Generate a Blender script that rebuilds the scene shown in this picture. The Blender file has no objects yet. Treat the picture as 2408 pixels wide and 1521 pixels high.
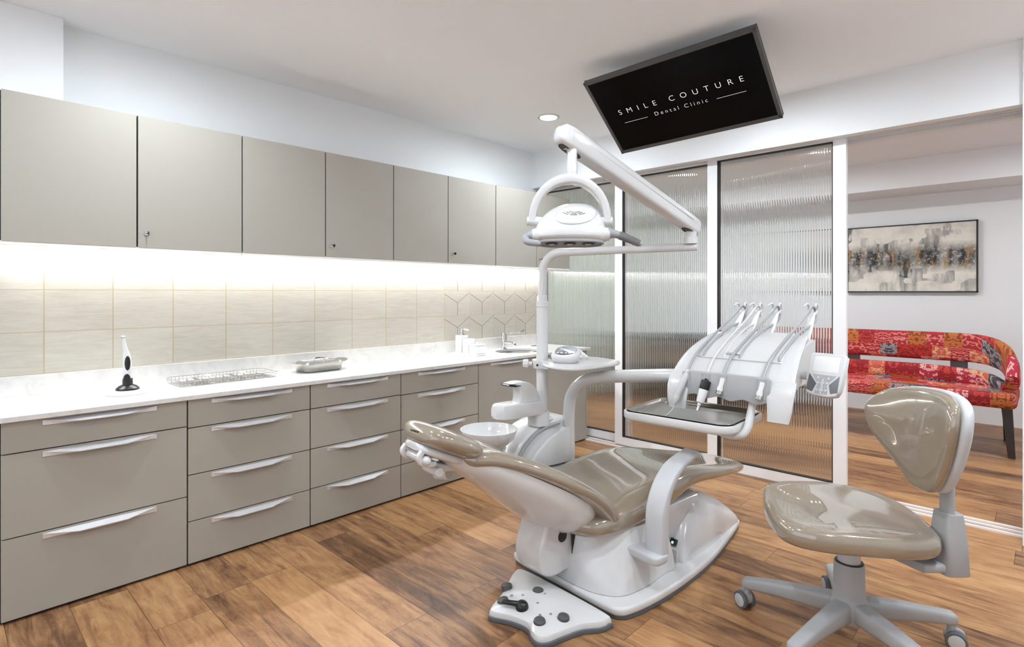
import bpy, bmesh, math, random
from mathutils import Vector, Matrix
PI = math.pi
R = math.radians
sc = bpy.context.scene
col = sc.collection
random.seed(7)

# ------------------------------------------------------------------ camera, world, exposure
cam = bpy.data.objects.new('camera', bpy.data.cameras.new('camera'))
col.objects.link(cam)
cam.data.sensor_width = 36.0
cam.data.sensor_fit = 'HORIZONTAL'
cam.data.lens = 1311.28 / 2408 * 36.0
cam.data.shift_y = -72.5 / 2408
cam.data.clip_start = 0.02
cam.location = (0, 0, 1.24)
cam.rotation_euler = (R(90), 0, R(43.766))
sc.camera = cam

world = bpy.data.worlds.new('world')
sc.world = world
world.use_nodes = True
world.node_tree.nodes['Background'].inputs[0].default_value = (0.90, 0.97, 1.06, 1)
world.node_tree.nodes['Background'].inputs[1].default_value = 0.38

sc.view_settings.view_transform = 'Standard'
sc.view_settings.look = 'None'
sc.view_settings.gamma = 1.0
sc.view_settings.use_curve_mapping = False
sc.view_settings.exposure = 2.15
sc.cycles.use_denoising = True
sc.cycles.max_bounces = 12
sc.cycles.diffuse_bounces = 6
sc.cycles.glossy_bounces = 5
sc.cycles.transmission_bounces = 10
sc.cycles.transparent_max_bounces = 8
sc.cycles.caustics_reflective = False
sc.cycles.caustics_refractive = True
sc.cycles.sample_clamp_indirect = 6.0
sc.cycles.blur_glossy = 0.5

BEAM = 8.0          # beam of each recessed lamp
LAMP = 64.0          # recessed ceiling lamps, emission strength
LAMP_OUT = 160.0      # the same in the waiting room
STRIP = 23.0         # strip light under the wall cabinets

# ------------------------------------------------------------------ materials
def srgb(r, g, b):
    f = lambda c: (c / 255 / 12.92) if c / 255 <= 0.04045 else ((c / 255 + 0.055) / 1.055) ** 2.4
    return (f(r), f(g), f(b), 1)

class N:
    """tiny node helper"""
    def __init__(s, name):
        s.m = bpy.data.materials.new(name)
        s.m.use_nodes = True
        s.t = s.m.node_tree
        s.b = s.t.nodes['Principled BSDF']
        s.o = s.t.nodes['Material Output']
    def n(s, kind, **kw):
        nd = s.t.nodes.new(kind)
        for k, v in kw.items():
            if k.startswith('i_'):
                nd.inputs[k[2:]].default_value = v
            else:
                setattr(nd, k, v)
        return nd
    def l(s, a, b):
        s.t.links.new(a, b)
    def math(s, op, a, b=None, clamp=False):
        nd = s.t.nodes.new('ShaderNodeMath')
        nd.operation = op
        nd.use_clamp = clamp
        for i, x in enumerate((a, b)):
            if x is None: continue
            if isinstance(x, (int, float)): nd.inputs[i].default_value = x
            else: s.l(x, nd.inputs[i])
        return nd.outputs[0]
    def mix(s, fac, a, b, mode='MIX'):
        nd = s.t.nodes.new('ShaderNodeMix')
        nd.data_type = 'RGBA'
        nd.blend_type = mode
        for i, x in ((0, fac), (6, a), (7, b)):
            if isinstance(x, (int, float)): nd.inputs[i].default_value = x
            elif isinstance(x, tuple): nd.inputs[i].default_value = x
            else: s.l(x, nd.inputs[i])
        return nd.outputs[2]
    def ramp(s, fac, stops, interp='LINEAR'):
        nd = s.t.nodes.new('ShaderNodeValToRGB')
        nd.color_ramp.interpolation = interp
        e = nd.color_ramp.elements
        while len(e) < len(stops): e.new(0.5)
        for el, (p, c) in zip(e, stops):
            el.position = p
            el.color = c if len(c) == 4 else (*c, 1)
        s.l(fac, nd.inputs[0])
        return nd.outputs[0]
    def coords(s, kind='Object', scale=(1, 1, 1), loc=(0, 0, 0), rot=(0, 0, 0)):
        tc = s.n('ShaderNodeTexCoord')
        mp = s.n('ShaderNodeMapping')
        mp.inputs['Scale'].default_value = scale
        mp.inputs['Location'].default_value = loc
        mp.inputs['Rotation'].default_value = rot
        s.l(tc.outputs[kind], mp.inputs[0])
        return mp.outputs[0]
    def noise(s, vec, scale, detail=4, rough=0.5, dist=0.0):
        nd = s.n('ShaderNodeTexNoise')
        nd.inputs['Scale'].default_value = scale
        nd.inputs['Detail'].default_value = detail
        nd.inputs['Roughness'].default_value = rough
        nd.inputs['Distortion'].default_value = dist
        s.l(vec, nd.inputs['Vector'])
        return nd.outputs['Fac']
    def bump(s, h, strength=0.2, dist=0.01):
        nd = s.n('ShaderNodeBump')
        nd.inputs['Strength'].default_value = strength
        nd.inputs['Distance'].default_value = dist
        s.l(h, nd.inputs['Height'])
        s.l(nd.outputs[0], s.b.inputs['Normal'])

def plain(name, rgb, rough=0.5, metal=0.0, coat=0.0, vary=0.03, vscale=14.0, spec=0.5, coat_rough=0.03):
    a = N(name)
    v = a.coords()
    f = a.noise(v, vscale, 3)
    c = srgb(*rgb)
    lo = tuple(max(0, x * (1 - vary)) for x in c[:3]) + (1,)
    hi = tuple(min(1, x * (1 + vary)) for x in c[:3]) + (1,)
    a.l(a.mix(f, lo, hi), a.b.inputs['Base Color'])
    a.b.inputs['Roughness'].default_value = rough
    a.b.inputs['Metallic'].default_value = metal
    a.b.inputs['Specular IOR Level'].default_value = spec
    a.b.inputs['Coat Weight'].default_value = coat
    a.b.inputs['Coat Roughness'].default_value = coat_rough
    return a.m

M_COAT = 1.85   # clear film over the upholstery
def emitter(name, rgb, strength):
    a = N(name)
    a.t.nodes.remove(a.b)
    e = a.n('ShaderNodeEmission')
    e.inputs[0].default_value = srgb(*rgb)
    e.inputs[1].default_value = strength
    a.l(e.outputs[0], a.o.inputs[0])
    return a.m

M = {}
M['wall'] = plain('wall_paint', (236, 239, 241), 0.75, vary=0.012, vscale=3)
M['ceiling'] = plain('ceiling_paint', (242, 244, 247), 0.85, vary=0.01, vscale=2)
M['cab'] = plain('taupe_laminate', (166, 162, 152), 0.42, vary=0.02, vscale=1.2, spec=0.4)
M['carcass'] = plain('gap_shade_carcass', (26, 22, 18), 0.6)  # near-black colour stands in for the shade in gaps between fronts
M['under'] = plain('cabinet_underside', (240, 238, 234), 0.5)
M['alu'] = plain('brushed_aluminium', (226, 226, 229), 0.34, 0.55, vary=0.05, vscale=60)
M['chrome'] = plain('chrome', (222, 222, 222), 0.07, 1.0)
M['steel'] = plain('stainless_steel', (182, 180, 176), 0.22, 1.0, vary=0.06, vscale=30)
M['white'] = plain('white_gloss_plastic', (205, 205, 205), 0.22, coat=0.35, vary=0.006)
M['whitematte'] = plain('white_satin_plastic', (205, 205, 205), 0.4, vary=0.006)
M['porcelain'] = plain('white_porcelain', (220, 220, 220), 0.12, coat=0.5, vary=0.004)
M['grey'] = plain('light_grey_plastic', (190, 192, 195), 0.42, vary=0.012)
M['restgrey'] = plain('instrument_rest_grey', (164, 166, 168), 0.45, vary=0.01)
M['stoolgrey'] = plain('stool_grey_plastic', (160, 161, 162), 0.5, vary=0.02)
M['midgrey'] = plain('mid_grey_plastic', (150, 152, 155), 0.45)
M['rubber'] = plain('dark_grey_rubber', (92, 96, 100), 0.55)
M['button'] = plain('charcoal_button', (74, 74, 74), 0.45)
M['black'] = plain('black_plastic', (22, 22, 22), 0.3)
M['gasket'] = plain('black_gasket', (30, 30, 30), 0.6)
M['vinyl'] = plain('taupe_gloss_vinyl', (140, 128, 111), 0.16, coat=1.0, vary=0.015, vscale=4, coat_rough=0.02)
M['vinyl'].node_tree.nodes['Principled BSDF'].inputs['Coat IOR'].default_value = M_COAT
M['hose'] = plain('grey_hose', (158, 159, 161), 0.4)
M['hosewhite'] = plain('pale_hose', (206, 206, 206), 0.35)
M['frame'] = plain('white_aluminium_frame', (236, 236, 238), 0.35, vary=0.006)
M['bezel'] = plain('dark_grey_bezel', (78, 78, 78), 0.35)
M['screen'] = plain('black_glass_screen', (3, 3, 4), 0.25, vary=0.0, spec=0.12)
M['darkwood'] = plain('dark_stained_wood', (45, 36, 32), 0.45, vary=0.15, vscale=30)
M['desk'] = plain('brown_desk_laminate', (112, 92, 76), 0.4, vary=0.15, vscale=8)
M['deskdark'] = plain('dark_desk_panel', (50, 46, 44), 0.4, vary=0.1)
M['frameblack'] = plain('black_picture_frame', (30, 29, 28), 0.4)
M['slat'] = plain('grey_wooden_slat', (106, 108, 110), 0.5)
M['socket'] = plain('white_socket', (228, 228, 226), 0.4)
M['darkglass'] = plain('dark_display', (96, 97, 100), 0.2)
M['corridor'] = plain('pale_green_wall_paint', (206, 214, 204), 0.7)
M['lettering'] = emitter('lit_lettering', (255, 255, 255), 0.22)
M['lamp'] = emitter('lamp_lens', (236, 246, 255), LAMP)
M['lampout'] = emitter('lamp_lens_waiting_room', (248, 251, 255), LAMP_OUT)
M['strip'] = emitter('strip_diffuser', (252, 252, 255), STRIP)
M['led'] = emitter('green_led', (170, 255, 220), 0.4)

def mat_floor():
    a = N('wood_plank_floor')
    tc = a.n('ShaderNodeTexCoord')
    sx = a.n('ShaderNodeSeparateXYZ'); a.l(tc.outputs['Object'], sx.inputs[0])
    W, L = 0.19, 1.22
    row = a.math('FLOOR', a.math('DIVIDE', sx.outputs[1], W))
    wn = a.n('ShaderNodeTexWhiteNoise', noise_dimensions='1D'); a.l(row, wn.inputs['W'])
    xs = a.math('ADD', a.math('DIVIDE', sx.outputs[0], L), a.math('MULTIPLY', wn.outputs[0], 3.7))
    colm = a.math('FLOOR', xs)
    cid = a.n('ShaderNodeCombineXYZ'); a.l(row, cid.inputs[0]); a.l(colm, cid.inputs[1])
    wn2 = a.n('ShaderNodeTexWhiteNoise', noise_dimensions='2D'); a.l(cid.outputs[0], wn2.inputs['Vector'])
    # per-plank grain coordinates
    off = a.n('ShaderNodeVectorMath', operation='MULTIPLY_ADD')
    a.l(wn2.outputs['Color'], off.inputs[0]); off.inputs[1].default_value = (30, 30, 30)
    a.l(tc.outputs['Object'], off.inputs[2])
    mp = a.n('ShaderNodeMapping'); mp.inputs['Scale'].default_value = (1.3, 9.0, 1)
    a.l(off.outputs[0], mp.inputs[0])
    g1 = a.noise(mp.outputs[0], 2.2, 6, 0.62, 0.9)
    mp2 = a.n('ShaderNodeMapping'); mp2.inputs['Scale'].default_value = (3.0, 42.0, 1)
    a.l(off.outputs[0], mp2.inputs[0])
    g2 = a.noise(mp2.outputs[0], 2.0, 5, 0.6, 0.4)
    mp3 = a.n('ShaderNodeMapping'); mp3.inputs['Scale'].default_value = (2.4, 5.0, 1)
    a.l(off.outputs[0], mp3.inputs[0])
    g3 = a.noise(mp3.outputs[0], 1.5, 7, 0.7, 1.6)
    tone = a.math('ADD', a.math('MULTIPLY', g1, 0.55), a.math('MULTIPLY', g2, 0.2))
    tone = a.math('ADD', tone, a.math('MULTIPLY', g3, 0.35))
    tone = a.math('ADD', tone, a.math('MULTIPLY', a.math('SUBTRACT', wn2.outputs[0], 0.5), 0.26))
    c = a.ramp(tone, [(0.30, srgb(70, 48, 33)), (0.42, srgb(112, 79, 53)), (0.52, srgb(150, 111, 76)),
                      (0.62, srgb(174, 136, 94)), (0.80, srgb(198, 162, 118))])
    warm = a.mix(a.math('MULTIPLY', wn2.outputs[0], 0.35), c, srgb(146, 90, 62), 'SOFT_LIGHT')
    # seams
    fy = a.math('FRACT', a.math('DIVIDE', sx.outputs[1], W))
    fx = a.math('FRACT', xs)
    ey = a.math('LESS_THAN', fy, 0.012)
    ex = a.math('LESS_THAN', fx, 0.0022)
    seam = a.math('MAXIMUM', ey, ex)
    cc = a.mix(a.math('MULTIPLY', seam, 0.65), warm, srgb(46, 30, 20))
    a.l(cc, a.b.inputs['Base Color'])
    a.l(a.ramp(g2, [(0.3, (0.34, 0.34, 0.34)), (0.7, (0.46, 0.46, 0.46))]), a.b.inputs['Roughness'])
    a.b.inputs['Specular IOR Level'].default_value = 0.4
    a.bump(a.math('SUBTRACT', a.math('MULTIPLY', g2, 0.25), seam), 0.15, 0.002)
    return a.m
M['floor'] = mat_floor()

def mat_counter():
    a = N('white_quartz_worktop')
    v = a.coords()
    f = a.noise(v, 9, 8, 0.7, 1.2)
    a.l(a.ramp(f, [(0.35, srgb(204, 203, 198)), (0.5, srgb(214, 213, 210)), (0.7, srgb(218, 217, 215))]), a.b.inputs['Base Color'])
    a.b.inputs['Roughness'].default_value = 0.14
    return a.m
M['counter'] = mat_counter()

def mat_tile(name, decor):
    """wall tiles in the plane x = const: y runs along the wall, z up"""
    a = N(name)
    tc = a.n('ShaderNodeTexCoord')
    s = a.n('ShaderNodeSeparateXYZ'); a.l(tc.outputs['Object'], s.inputs[0])
    TW, TH = 0.2615, 0.1925
    py = a.math('DIVIDE', a.math('SUBTRACT', s.outputs[1], 0.361), TW)
    pz = a.math('DIVIDE', a.math('SUBTRACT', s.outputs[2], 0.868), TH)
    fy = a.math('FRACT', py); fz = a.math('FRACT', pz)
    cid = a.n('ShaderNodeCombineXYZ'); a.l(a.math('FLOOR', py), cid.inputs[0]); a.l(a.math('FLOOR', pz), cid.inputs[1])
    wn = a.n('ShaderNodeTexWhiteNoise', noise_dimensions='2D'); a.l(cid.outputs[0], wn.inputs['Vector'])
    mp = a.n('ShaderNodeMapping'); mp.inputs['Scale'].default_value = (1, 8, 60)
    a.l(tc.outputs['Object'], mp.inputs[0])
    g = a.noise(mp.outputs[0], 1.0, 6, 0.65, 0.6)
    t = a.math('ADD', g, a.math('MULTIPLY', a.math('SUBTRACT', wn.outputs[0], 0.5), 0.12))
    base = a.ramp(t, [(0.28, srgb(181, 176, 163)), (0.5, srgb(190, 186, 174)), (0.72, srgb(196, 193, 182))])
    if decor:
        # cube-like line pattern: three fields of parallel lines meeting at a Y
        x = a.math('SUBTRACT', a.math('MULTIPLY', fy, 2.0), 1.0)       # -1..1
        z = fz
        arm_l = a.math('ADD', 0.52, a.math('MULTIPLY', x, -0.36))       # left arm of the Y rises to the left
        arm_r = a.math('ADD', 0.52, a.math('MULTIPLY', x, 0.44))
        left = a.math('LESS_THAN', x, 0.0)
        arm = a.math('ADD', a.math('MULTIPLY', left, arm_l), a.math('MULTIPLY', a.math('SUBTRACT', 1.0, left), arm_r))
        top = a.math('GREATER_THAN', z, arm)
        d1 = a.math('ADD', z, a.math('MULTIPLY', x, 0.36))              # lines of the top field
        d2 = z                                                         # left field, level lines
        d3 = a.math('SUBTRACT', z, a.math('MULTIPLY', x, 0.44))         # right field
        def lines(d, k, w): return a.math('LESS_THAN', a.math('FRACT', a.math('MULTIPLY', d, k)), w)
        l1 = lines(d1, 13.0, 0.17); l2 = lines(d2, 15.0, 0.2); l3 = lines(d3, 13.0, 0.17)
        low = a.math('ADD', a.math('MULTIPLY', left, l2), a.math('MULTIPLY', a.math('SUBTRACT', 1.0, left), l3))
        ln = a.math('ADD', a.math('MULTIPLY', top, l1), a.math('MULTIPLY', a.math('SUBTRACT', 1.0, top), low))
        edge = a.math('LESS_THAN', a.math('ABSOLUTE', a.math('SUBTRACT', z, arm)), 0.011)
        vert = a.math('MULTIPLY', a.math('LESS_THAN', a.math('ABSOLUTE', x), 0.018), a.math('SUBTRACT', 1.0, top))
        ed = a.math('MAXIMUM', edge, vert)
        tint = a.mix(a.math('MULTIPLY', left, a.math('SUBTRACT', 1.0, top)), base, srgb(188, 184, 174), 'MIX')
        base = a.mix(a.math('MULTIPLY', ln, 0.55), tint, srgb(150, 134, 112))
        base = a.mix(a.math('MULTIPLY', ed, 0.8), base, srgb(92, 78, 62))
        gw = 0.006
    else:
        gw = 0.011
    ey = a.math('LESS_THAN', a.math('MINIMUM', fy, a.math('SUBTRACT', 1.0, fy)), gw)
    ez = a.math('LESS_THAN', a.math('MINIMUM', fz, a.math('SUBTRACT', 1.0, fz)), gw)
    gr = a.math('MAXIMUM', ey, ez)
    a.l(a.mix(gr, base, srgb(176, 162, 136)), a.b.inputs['Base Color'])
    a.b.inputs['Roughness'].default_value = 0.42
    a.bump(a.math('SUBTRACT', a.math('MULTIPLY', g, 0.5), gr), 0.25, 0.004)
    return a.m
M['tile'] = mat_tile('beige_wall_tile', False)
M['tiledecor'] = mat_tile('line_pattern_wall_tile', True)

def mat_glass(name, tint, rough=0.0):
    a = N(name)
    a.b.inputs['Base Color'].default_value = srgb(*tint)
    a.b.inputs['Transmission Weight'].default_value = 1.0
    a.b.inputs['Roughness'].default_value = rough
    a.b.inputs['IOR'].default_value = 1.45
    return a.m
M['glass'] = mat_glass('ribbed_glass', (250, 252, 250))
M['clear'] = mat_glass('clear_plastic_cover', (252, 252, 252), 0.02)

def mat_patchwork():
    a = N('red_patchwork_fabric')
    tc = a.n('ShaderNodeTexCoord')
    s = a.n('ShaderNodeSeparateXYZ'); a.l(tc.outputs['Object'], s.inputs[0])
    v = a.math('ADD', s.outputs[2], a.math('MULTIPLY', s.outputs[1], -0.9))
    p = a.n('ShaderNodeCombineXYZ')
    xs = a.math('DIVIDE', s.outputs[0], 0.13); zs = a.math('DIVIDE', v, 0.105)
    rowid = a.math('FLOOR', zs)
    xs = a.math('ADD', xs, a.math('MULTIPLY', rowid, 0.37))
    cid = a.n('ShaderNodeCombineXYZ'); a.l(a.math('FLOOR', xs), cid.inputs[0]); a.l(rowid, cid.inputs[1])
    wn = a.n('ShaderNodeTexWhiteNoise', noise_dimensions='2D'); a.l(cid.outputs[0], wn.inputs['Vector'])
    base = a.ramp(wn.outputs[0], [(0.0, srgb(176, 36, 44)), (0.2, srgb(190, 48, 36)), (0.36, srgb(150, 26, 34)),
                                  (0.5, srgb(196, 112, 52)), (0.62, srgb(204, 98, 78)), (0.76, srgb(180, 40, 62)), (0.86, srgb(70, 66, 72))], 'CONSTANT')
    motif = a.ramp(wn.outputs[0], [(0.0, srgb(228, 150, 138)), (0.2, srgb(120, 24, 20)), (0.36, srgb(206, 70, 60)),
                                   (0.5, srgb(120, 40, 30)), (0.62, srgb(236, 190, 140)), (0.76, srgb(238, 190, 180)), (0.86, srgb(170, 168, 170))], 'CONSTANT')
    # mirrored curls inside each patch
    fx = a.math('ABSOLUTE', a.math('SUBTRACT', a.math('FRACT', xs), 0.5))
    fz = a.math('FRACT', zs)
    q = a.n('ShaderNodeCombineXYZ'); a.l(fx, q.inputs[0]); a.l(fz, q.inputs[1]); a.l(a.math('MULTIPLY', wn.outputs[0], 9.0), q.inputs[2])
    w = a.n('ShaderNodeTexWave', wave_type='RINGS'); w.inputs['Scale'].default_value = 1.7
    w.inputs['Distortion'].default_value = 7.0; w.inputs['Detail'].default_value = 1.0; w.inputs['Detail Scale'].default_value = 2.4
    a.l(q.outputs[0], w.inputs['Vector'])
    curl = a.math('GREATER_THAN', w.outputs['Fac'], 0.68)
    nz = a.noise(a.coords(scale=(1, 1, 1)), 90, 4, 0.7)
    c = a.mix(a.math('MULTIPLY', curl, 0.8), base, motif)
    c = a.mix(a.ramp(nz, [(0.42, (0, 0, 0)), (0.6, (0.5, 0.5, 0.5))]), c, a.mix(0.5, c, srgb(60, 14, 20)))
    a.l(c, a.b.inputs['Base Color'])
    a.b.inputs['Roughness'].default_value = 0.8
    a.bump(nz, 0.2, 0.003)
    return a.m
M['patch'] = mat_patchwork()

def mat_painting():
    a = N('abstract_canvas')
    tc = a.n('ShaderNodeTexCoord')
    s = a.n('ShaderNodeSeparateXYZ'); a.l(tc.outputs['Object'], s.inputs[0])
    X, Z = s.outputs[0], s.outputs[2]           # local: x -0.54..0.54, z -0.34..0.34
    v = tc.outputs['Object']
    n0 = a.noise(v, 5, 5, 0.6)
    base = a.ramp(n0, [(0.3, srgb(196, 194, 188)), (0.5, srgb(226, 222, 210)), (0.75, srgb(238, 236, 226))])
    # soft-edged blocks
    br = a.n('ShaderNodeTexVoronoi', distance='CHEBYCHEV', feature='F1'); br.inputs['Scale'].default_value = 7.0
    mpb = a.n('ShaderNodeMapping'); mpb.inputs['Scale'].default_value = (1.0, 0.0, 1.25); a.l(v, mpb.inputs[0]); a.l(mpb.outputs[0], br.inputs['Vector'])
    sb = a.n('ShaderNodeSeparateXYZ'); a.l(br.outputs['Color'], sb.inputs[0])
    blk = a.math('GREATER_THAN', sb.outputs[0], 0.62)
    mps = a.n('ShaderNodeMapping'); mps.inputs['Scale'].default_value = (9, 1, 2.2); a.l(v, mps.inputs[0])
    ns = a.noise(mps.outputs[0], 1.6, 4, 0.6)
    grey = a.math('MULTIPLY', blk, a.ramp(ns, [(0.38, (0, 0, 0)), (0.62, (1, 1, 1))]))
    c = a.mix(a.math('MULTIPLY', grey, 0.75), base, srgb(112, 112, 112))
    blk2 = a.math('MULTIPLY', a.math('GREATER_THAN', sb.outputs[1], 0.74), a.ramp(ns, [(0.52, (0, 0, 0)), (0.6, (1, 1, 1))]))
    c = a.mix(a.math('MULTIPLY', blk2, 0.8), c, srgb(40, 40, 42))
    # dark scratched belt across the middle
    belt = a.ramp(a.math('ABSOLUTE', a.math('ADD', Z, -0.005)), [(0.06, (1, 1, 1)), (0.16, (0, 0, 0))])
    nb = a.noise(v, 26, 9, 0.85, 0.1)
    mpv = a.n('ShaderNodeMapping'); mpv.inputs['Scale'].default_value = (7, 1, 1); a.l(v, mpv.inputs[0])
    nb2 = a.noise(mpv.outputs[0], 1.2, 2, 0.5)
    dk = a.math('MULTIPLY', belt, a.ramp(nb, [(0.37, (0, 0, 0)), (0.49, (1, 1, 1))]))
    dk = a.math('MULTIPLY', dk, a.ramp(nb2, [(0.3, (0.35, 0.35, 0.35)), (0.55, (1, 1, 1))]))
    c = a.mix(dk, c, srgb(34, 34, 36))
    og = a.math('MULTIPLY', a.ramp(a.math('ABSOLUTE', Z), [(0.05, (1, 1, 1)), (0.13, (0, 0, 0))]), a.ramp(a.noise(mpv.outputs[0], 2.6, 5, 0.7), [(0.56, (0, 0, 0)), (0.60, (1, 1, 1))]))
    c = a.mix(a.math('MULTIPLY', og, 0.85), c, srgb(186, 128, 48))
    a.l(c, a.b.inputs['Base Color'])
    a.b.inputs['Roughness'].default_value = 0.45
    return a.m
M['painting'] = mat_painting()

# ------------------------------------------------------------------ mesh helpers
def smp(path, n=6, closed=False):
    """Catmull-Rom through the points"""
    P = [Vector(p) for p in path]
    out = []
    L = len(P)
    rng = L if closed else L - 1
    for i in range(rng):
        if closed:
            p0, p1, p2, p3 = P[(i - 1) % L], P[i], P[(i + 1) % L], P[(i + 2) % L]
        else:
            p1, p2 = P[i], P[i + 1]
            p0 = P[i - 1] if i > 0 else p1 * 2 - p2
            p3 = P[i + 2] if i + 2 < L else p2 * 2 - p1
        for k in range(n):
            t = k / n
            out.append(0.5 * ((2 * p1) + (p2 - p0) * t + (2 * p0 - 5 * p1 + 4 * p2 - p3) * t * t + (3 * p1 - p0 - 3 * p2 + p3) * t ** 3))
    if not closed: out.append(P[-1].copy())
    return out

def lerp(a, b, t): return a + (b - a) * t

def table(rows, t):
    """piecewise smooth interpolation of rows (key, v1, v2 ...)"""
    if t <= rows[0][0]: return rows[0][1:]
    for r0, r1 in zip(rows, rows[1:]):
        if t <= r1[0]:
            k = (t - r0[0]) / (r1[0] - r0[0])
            return [lerp(x, y, k) for x, y in zip(r0[1:], r1[1:])]
    return rows[-1][1:]

def stations(rows, n):
    """Catmull-Rom resampling of table rows"""
    pts = [Vector(r) if len(r) <= 4 else r for r in rows]
    out = []
    L = len(rows)
    for i in range(L - 1):
        p1, p2 = rows[i], rows[i + 1]
        p0 = rows[i - 1] if i > 0 else [2 * x - y for x, y in zip(p1, p2)]
        p3 = rows[i + 2] if i + 2 < L else [2 * y - x for x, y in zip(p1, p2)]
        for k in range(n):
            t = k / n
            out.append([0.5 * (2 * b + (c - a) * t + (2 * a - 5 * b + 4 * c - d) * t * t + (3 * b - a - 3 * c + d) * t ** 3) for a, b, c, d in zip(p0, p1, p2, p3)])
    out.append(list(rows[-1]))
    return out

def sring(n, a, b, e=2.5):
    """superellipse in 2D"""
    out = []
    for i in range(n):
        th = 2 * PI * i / n
        c, s = math.cos(th), math.sin(th)
        out.append((a * math.copysign(abs(c) ** (2 / e), c), b * math.copysign(abs(s) ** (2 / e), s)))
    return out

def rrect(x0, x1, y0, y1, r, n=6):
    out = []
    for cx, cy, a0 in ((x1 - r, y0 + r, -90), (x1 - r, y1 - r, 0), (x0 + r, y1 - r, 90), (x0 + r, y0 + r, 180)):
        for i in range(n + 1):
            a = R(a0 + 90 * i / n)
            out.append((cx + r * math.cos(a), cy + r * math.sin(a)))
    return out

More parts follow.
